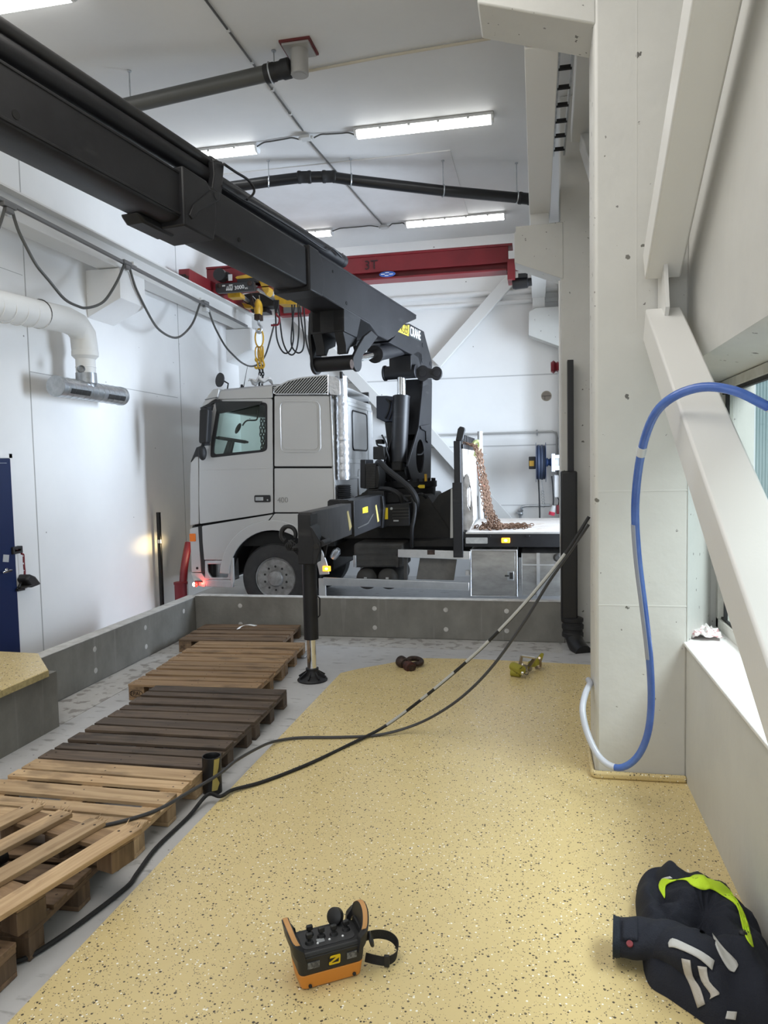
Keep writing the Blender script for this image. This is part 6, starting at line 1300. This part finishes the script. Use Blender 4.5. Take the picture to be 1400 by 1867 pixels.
# --- radio remote control of the crane
FL, FR = P(549, 1810, z=FZ), P(662, 1778, z=FZ)
ex = (FR - FL); Wd = ex.length; ex.normalize(); ey = V((-ex.y, ex.x, 0)); ez = V((0, 0, 1))
O = (FL + FR) / 2 + ey * .075
def R3(x, y, z): return O + ex * x + ey * y + ez * z
rcx = thing('crane_remote', 'black and orange crane radio remote with joysticks and a belt loop on the yellow floor', 'remote control', (O.x, O.y, FZ))
hw, hd = Wd / 2, .075
def slab(z0, z1, x0, y0, x1, y1, r=.022):
    return [[R3(u, v, z0) for u, v in rrect(-x0, -y0, x0, y0, r)], [R3(u, v, z1) for u, v in rrect(-x1, -y1, x1, y1, r)]]
b = MB(); b.loft(slab(.004, .062, hw - .004, hd - .004, hw + .004, hd + .002)); lab(b.build('lower_case', ORNG, rcx, bev=.004), 'orange lower case')
b = MB(); b.loft(slab(.0, .006, hw - .02, hd - .015, hw - .02, hd - .015)); b.build('foot', BLKP, rcx)
b = MB(); b.loft(slab(.062, .135, hw + .004, hd + .002, hw + .012, hd + .006)); b.loft(slab(.135, .150, hw + .012, hd + .006, hw + .004, hd - .002)); bd = b.build('upper_case', BLKP, rcx, bev=.004)
# raised end guards: saddle shaped loops at both ends with orange pads
for sg in (-1, 1):
    pts = [R3(sg * (hw - .02), -hd - .003, .135), R3(sg * (hw + .008), -hd + .005, .165), R3(sg * (hw + .024), -hd * .4, .205), R3(sg * (hw + .026), hd * .4, .212), R3(sg * (hw + .012), hd - .004, .18), R3(sg * (hw - .02), hd + .004, .14)]
    b = MB(); b.ribbon(pts, ez * .058 + ex * sg * .010, .028, 6); gd = b.build('end_guard', BLKP, rcx, bev=.008, smooth=50)
    b = MB(); b.ribbon([p + ez * .029 + ex * sg * .004 for p in catmull(pts, 6)[5:24]], ex * .020, .006); lab(b.build('guard_pad', mat('tan_orange_pad_%d' % (sg > 0), (.52, .27, .10), .5), gd, bev=.002), 'tan orange pad')
    b = MB(); b.prism([(-hd + .012, .135), (-hd * .5, .175), (hd * .5, .182), (hd - .012, .14)], [], lambda u, v, d: R3(d, u, v), sg * (hw + .0), sg * (hw + .014)); b.build('guard_wall', BLKP, rcx)
b = MB(); b.loft(slab(.149, .152, hw - .02, hd - .02, hw - .02, hd - .02)); b.build('control_panel', mat('grey_black_panel', (.035, .035, .037), .5), rcx)
for i, (x, y) in enumerate(((-.075, -.02), (-.02, -.0), (.03, -.005), (.085, .005), (-.06, .03))):
    b = MB(); b.lathe([(.018, 0), (.014, .010), (.006, .013), (.006, .022)], R3(x, y, .151), ez, 14); jb = b.build('joystick', RUB, rcx)
    b = MB(); b.bx(-.013, .013, -.008, .008, 0, .02); 
    for v in b.bm.verts: v.co = R3(x + v.co.x, y + v.co.y, .172 + v.co.z)
    b.build('joystick_cap', BLKP, jb, bev=.004)
b = MB(); b.lathe([(.0, -.02), (.028, -.02), (.034, -.01), (.034, .012), (.022, .018), (.0, .018)], R3(.060, hd - .008, .178), V((-.3, -.8, .45)), 20); b.build('emergency_stop', BLKP, rcx)
for x, y in ((.005, -.03), (-.045, -.035), (.06, -.03)): b = MB(); b.ell(R3(x, y, .153), .005, .005, .004, 8, 6); b.build('indicator', WPLAST, rcx)
b = MB(); b.loft([[R3(u, v, .153) for u, v in rrect(-.045, -.035, -.015, -.012, .003)], [R3(u, v, .155) for u, v in rrect(-.045, -.035, -.015, -.012, .003)]]); b.build('display', mat('grey_display', (.25, .26, .27), .3), rcx)
fy = -hd - .007
def front(x, z, d=0): return R3(x, fy + .006 * (1 - (z - .062) / .073) - d, z)
b = MB(); lg = [(-.020 + .05, .083), (.026 + .05, .083), (.028 + .05, .120), (-.014 + .05, .120)]; lg = [(u - .045, v) for u, v in lg]
b.prism(roundpoly(lg, .006), [], lambda u, v, d: front(u, v, d), .001, .004); lgm = b.build('logo', mat('yellow_logo', (.70, .48, .01), .4), bd)
b = MB(); 
for q4 in ([(-.015, .1115), (.012, .1115), (-.013, .0965)], [(.026, .107), (.024, .092), (-.003, .092)]): b.prism(q4, [], lambda u, v, d: front(u, v, d), .004, .0055)
b.build('logo_mark', BLK, lgm)
for x0, x1 in ((-.100, -.052), (.060, .100)):
    b = MB(); b.prism([(x0, .088), (x1, .088), (x1, .115), (x0, .115)], [], lambda u, v, d: front(u, v, d), .000, .003); b.build('warning_label', mat('worn_grey_label_%d' % (x0 > 0), (.06, .062, .068), .5, noise=(70, (.16, .165, .175), .45, .55)), bd)
for sx in (-.09, .09): b = MB(); b.ell(R3(sx, -hd, .016), .008, .006, .008, 8, 6); b.build('foot_stud', DARK, rcx)
# belt loop on its right
loop = [P(x, y, z=z) for x, y, z in ((662, 1708, .16), (690, 1703, .13), (712, 1708, .10), (724, 1722, .07), (722, 1742, .058), (706, 1752, .058), (685, 1750, .06), (666, 1745, .065))]
b = MB(); b.ribbon(loop, V((.006, .004, .036)), .0035, 6); bl_ = b.build('belt_loop', WEBB, rcx, smooth=60)
q = P(705, 1752, z=.058); b = MB(); b.bx(-.011, .011, -.006, .006, -.024, .024)
for v in b.bm.verts: v.co = q + V((v.co.x, v.co.y, v.co.z))
b.build('buckle', BLKP, bl_, bev=.003)
b = MB(); b.torus(P(676, 1712, z=.15), (1, .3, .3), .024, .007, 20, 8); b.build('strap_ring', BLKP, rcx)
# --- rusty shackle
q = P(738, 1212, z=FZ); sh = thing('shackle', 'rusty bow shackle with its bolt lying on the far edge of the yellow floor', 'shackle', (q.x + .08, q.y, FZ))
c_ = P(733, 1207, z=FZ + .05); e_ = P(745, 1210, z=FZ + .04)
b = MB(); ax_ = V((.55, -.6, -.1)).normalized(); b.cyl(c_ - ax_ * .06, c_ + ax_ * .19, .034, n=18); b.build('bolt', RUSTD, sh)
b = MB(); b.lathe([(.0, -.05), (.045, -.05), (.058, -.03), (.058, .03), (.045, .05), (0, .05)], c_, ax_, 18); b.build('bolt_head', RUSTD, sh, bev=.004)
b = MB(); b.lathe([(.0, -.045), (.05, -.045), (.055, -.02), (.055, .03), (.03, .04)], c_ + ax_ * .14, ax_, 16); b.build('eye', mat('reddish_rust', (.10, .035, .025), .65, .4, noise=(20, (.05, .025, .02), .4, .6)), sh)
bow = [c_ + ax_ * .02 + V((.03, .03, 0)), P(748, 1201, z=FZ + .07), P(760, 1201, z=FZ + .06), P(768, 1205, z=FZ + .045), P(766, 1210, z=FZ + .035), P(755, 1211, z=FZ + .035), c_ + ax_ * .14]
b = MB(); b.tube(bow, .026, 12, 6); b.build('bow', RUSTD, sh)
# --- ratchet strap
rt = thing('ratchet_strap', 'olive ratchet strap roll with steel buckle on the yellow floor near the downpipe', 'strap', (-.12, 7.3, FZ))
rz = lambda zx, zy, z: P(900 + zx / 12.73, 1180 + zy / 12.73, z=z)
d1 = rz(480, 560, FZ + .05); d2 = rz(660, 480, FZ + .07)
for k, (a_, c2, z_, r_) in enumerate((((400, 580), (620, 610), FZ + .035, .035), ((440, 440), (660, 540), FZ + .085, .042))):
    p0, p1 = rz(*a_, z_), rz(*c2, z_); b = MB(); 
    ax_ = (p1 - p0).normalized(); b.lathe([(r_ * .35, 0), (r_, .003), (r_, (p1 - p0).length), (r_ * .35, (p1 - p0).length + .002)], p0, ax_, 20); st_o = b.build('strap_roll', OLIVE, rt, bev=.002)
    b = MB(); nrm = V((.1, -.85, .55)).normalized(); upv = (nrm.cross(ax_) * -1); upv = upv if upv.z > 0 else -upv
    b.text('IRO' if k else 'KNO', p0 + ax_ * .05 + nrm * (r_ + .004) - upv * .02, ax_, upv, .055, .0015); b.build('lettering', BLK, st_o)
h0, h1, h2, h3 = rz(610, 400, FZ + .12), rz(650, 200, FZ + .20), rz(955, 245, FZ + .18), rz(815, 450, FZ + .08)
b = MB(); b.bar(h0, h1, .012, .03); b.bar(h3, h2, .012, .035); b.build('ratchet_arm', mat('bronze_zinc', (.30, .25, .19), .35, .8), rt, bev=.003)
b = MB(); b.cyl(h1, h2, .013, n=12); b.build('ratchet_handle', CHROME, rt)
b = MB(); b.lathe([(.02, 0), (.035, .01), (.035, .02), (.02, .03), (.02, .12), (.035, .13), (.035, .14), (.02, .15)], rz(600, 420, FZ + .09), (h3 - h0).normalized(), 16); b.build('ratchet_axle', mat('bronze_zinc_b', (.42, .38, .33), .3, .85), rt)
b = MB(); b.cyl(rz(620, 590, FZ + .06), rz(700, 600, FZ + .06), .02, n=12); b.build('ratchet_pin', CHROME, rt)
b = MB(); b.tube([rz(700, 600, FZ + .05), rz(745, 540, FZ + .07), rz(760, 490, FZ + .08), rz(720, 500, FZ + .09)], .014, 8, 4); b.build('ratchet_pawl', mat('bronze_zinc_c', (.42, .38, .33), .3, .85), rt)
b = MB(); b.ribbon([rz(800, 420, FZ + .08), rz(880, 380, FZ + .10), rz(950, 380, FZ + .09), rz(1010, 350, FZ + .10)], V((0, .02, .06)), .005, 5); b.build('strap_tail', OLIVE, rt)
b = MB(); b.prism([(0, 0), (.055, .03), (.085, .16), (.06, .17), (.02, .10), (-.03, .06)], [], lambda u, v, d: rz(960, 430, FZ + .03) + V((u, d, v * .75)), -.02, .02); b.build('end_fitting', OLIVE, rt, bev=.004)
b = MB(); b.tube([rz(950, 400, FZ + .06), rz(970, 455, FZ + .02), rz(1050, 475, FZ + .015), rz(1085, 440, FZ + .03), rz(1085, 330, FZ + .09), rz(1060, 250, FZ + .15)], .012, 8, 4); b.build('wire_hook', mat('bronze_zinc_d', (.40, .33, .27), .3, .85), rt)
# --- crumpled paper on the window sill
b = MB(); c_ = P(1285, 1158, z=wz0 + .01); rows = []
for i in range(9):
    row = []
    for j in range(9):
        u, v = i / 8 - .5, j / 8 - .5; row.append(V((1.045 + u * .17 + .01 * math.sin(7 * v + i), 5.00 + v * .30 + .012 * math.sin(9 * u + j), wz0 + .008 + .035 * abs(math.sin(u * 9 + v * 5)) * abs(math.cos(v * 8 - u * 3)) + .012 * math.sin(i * 2.3 + j * 3.1) ** 2)))
    rows.append(row)
b.loft(rows, closed=False, caps=False); o = b.build('crumpled_paper', PAPER, smooth=20); o.modifiers.new('thick', 'SOLIDIFY').thickness = .006; tag(o, 'crumpled white paper with pink print in the far corner of the window sill', 'paper')
# --- rusty lashing chains hanging over the headboard
xh_ = hbp and (P(840, 880, y=YT).x)
lc_g = 'rusty lashing chains on the headboard'
for k in range(11):
    y0 = YT + .50 + k * .09; x0 = xh_ + .02
    pts = [V((x0 - .03, y0, P(845, 806, y=YT).z + .0)), V((x0 + .08 + .012 * (k % 3), y0, P(845, 806, y=YT).z - .03)), V((x0 + .14 + .02 * (k % 2), y0 - .02, 2.2)), V((x0 + .20 + .025 * (k % 3), y0 - .05, 1.75)), V((x0 + .26 + .03 * (k % 3), y0 - .1, 1.38)), V((x0 + .36 + .05 * (k % 3), y0 - .12 - .025 * k, 1.175)), V((x0 + .52 + .05 * (k % 4), y0 - .03 * k, 1.165)), V((x0 + .70 + .10 * (k % 3), y0 - .10 - .02 * k, 1.165))]
    cv = catmull(pts, 30); L = 0; out = [cv[0]]
    for p in cv[1:]:
        if (p - out[-1]).length > .040: out.append(p)
    b = MB()
    for i in range(len(out) - 1):
        d = (out[i + 1] - out[i]).normalized(); sdv = V((0, 1, 0)).cross(d).normalized() if abs(d.y) < .9 else V((1, 0, 0)); ax_ = (sdv if i % 2 else d.cross(sdv))
        b.torus((out[i] + out[i + 1]) / 2, ax_, .0165, .0065, 10, 5, 1.75, d)
    tag(b.build('lashing_chain', RUST), 'rusty lashing chain hung over the truck headboard with its end heaped on the bed', 'chain', lc_g)
b = MB()
for k in range(60):
    a = random.random() * 6.28; r_ = random.random() ** .6; c_ = V((xh_ + .34 + .22 * r_ * math.cos(a), YT + .55 + .30 * r_ * math.sin(a), 1.16 + .11 * (1 - r_) * random.random()))
    b.torus(c_, (random.uniform(-1, 1), random.uniform(-1, 1), random.uniform(-.4, 1)), .018, .007, 10, 5, 1.7)
o = b.build('chain_heap', RUST); o['kind'] = 'stuff'; tag(o, 'heap of rusty chain links on the truck bed at the foot of the headboard', 'chain')
b = MB(); q = P(887, 880, y=YT + .75); b.tube([P(874, 876, y=YT + .75), P(880, 882, y=YT + .75), P(885, 891, y=YT + .75)], [.016, .014, .010], 8, 4); b.tube([P(874, 876, y=YT + .75), P(872, 870, y=YT + .75), P(870, 850, y=YT + .75)], .008, 6); tag(b.build('chain_hook', mat('red_rust', (.28, .10, .06), .65)), 'red brown hook sticking out from the hanging rusty chains', 'hook')
b = MB(); b.tube([P(862, 812, y=YT + .9), P(866, 806, y=YT + .9), P(873, 806, y=YT + .9), P(874, 814, y=YT + .9), P(869, 822, y=YT + .9), P(866, 832, y=YT + .9)], .028, 8, 5); b.build_ = None
tag(b.build('sling_strap', LIME), 'faded lime lifting strap looped over the headboard pole beside the chains', 'strap')
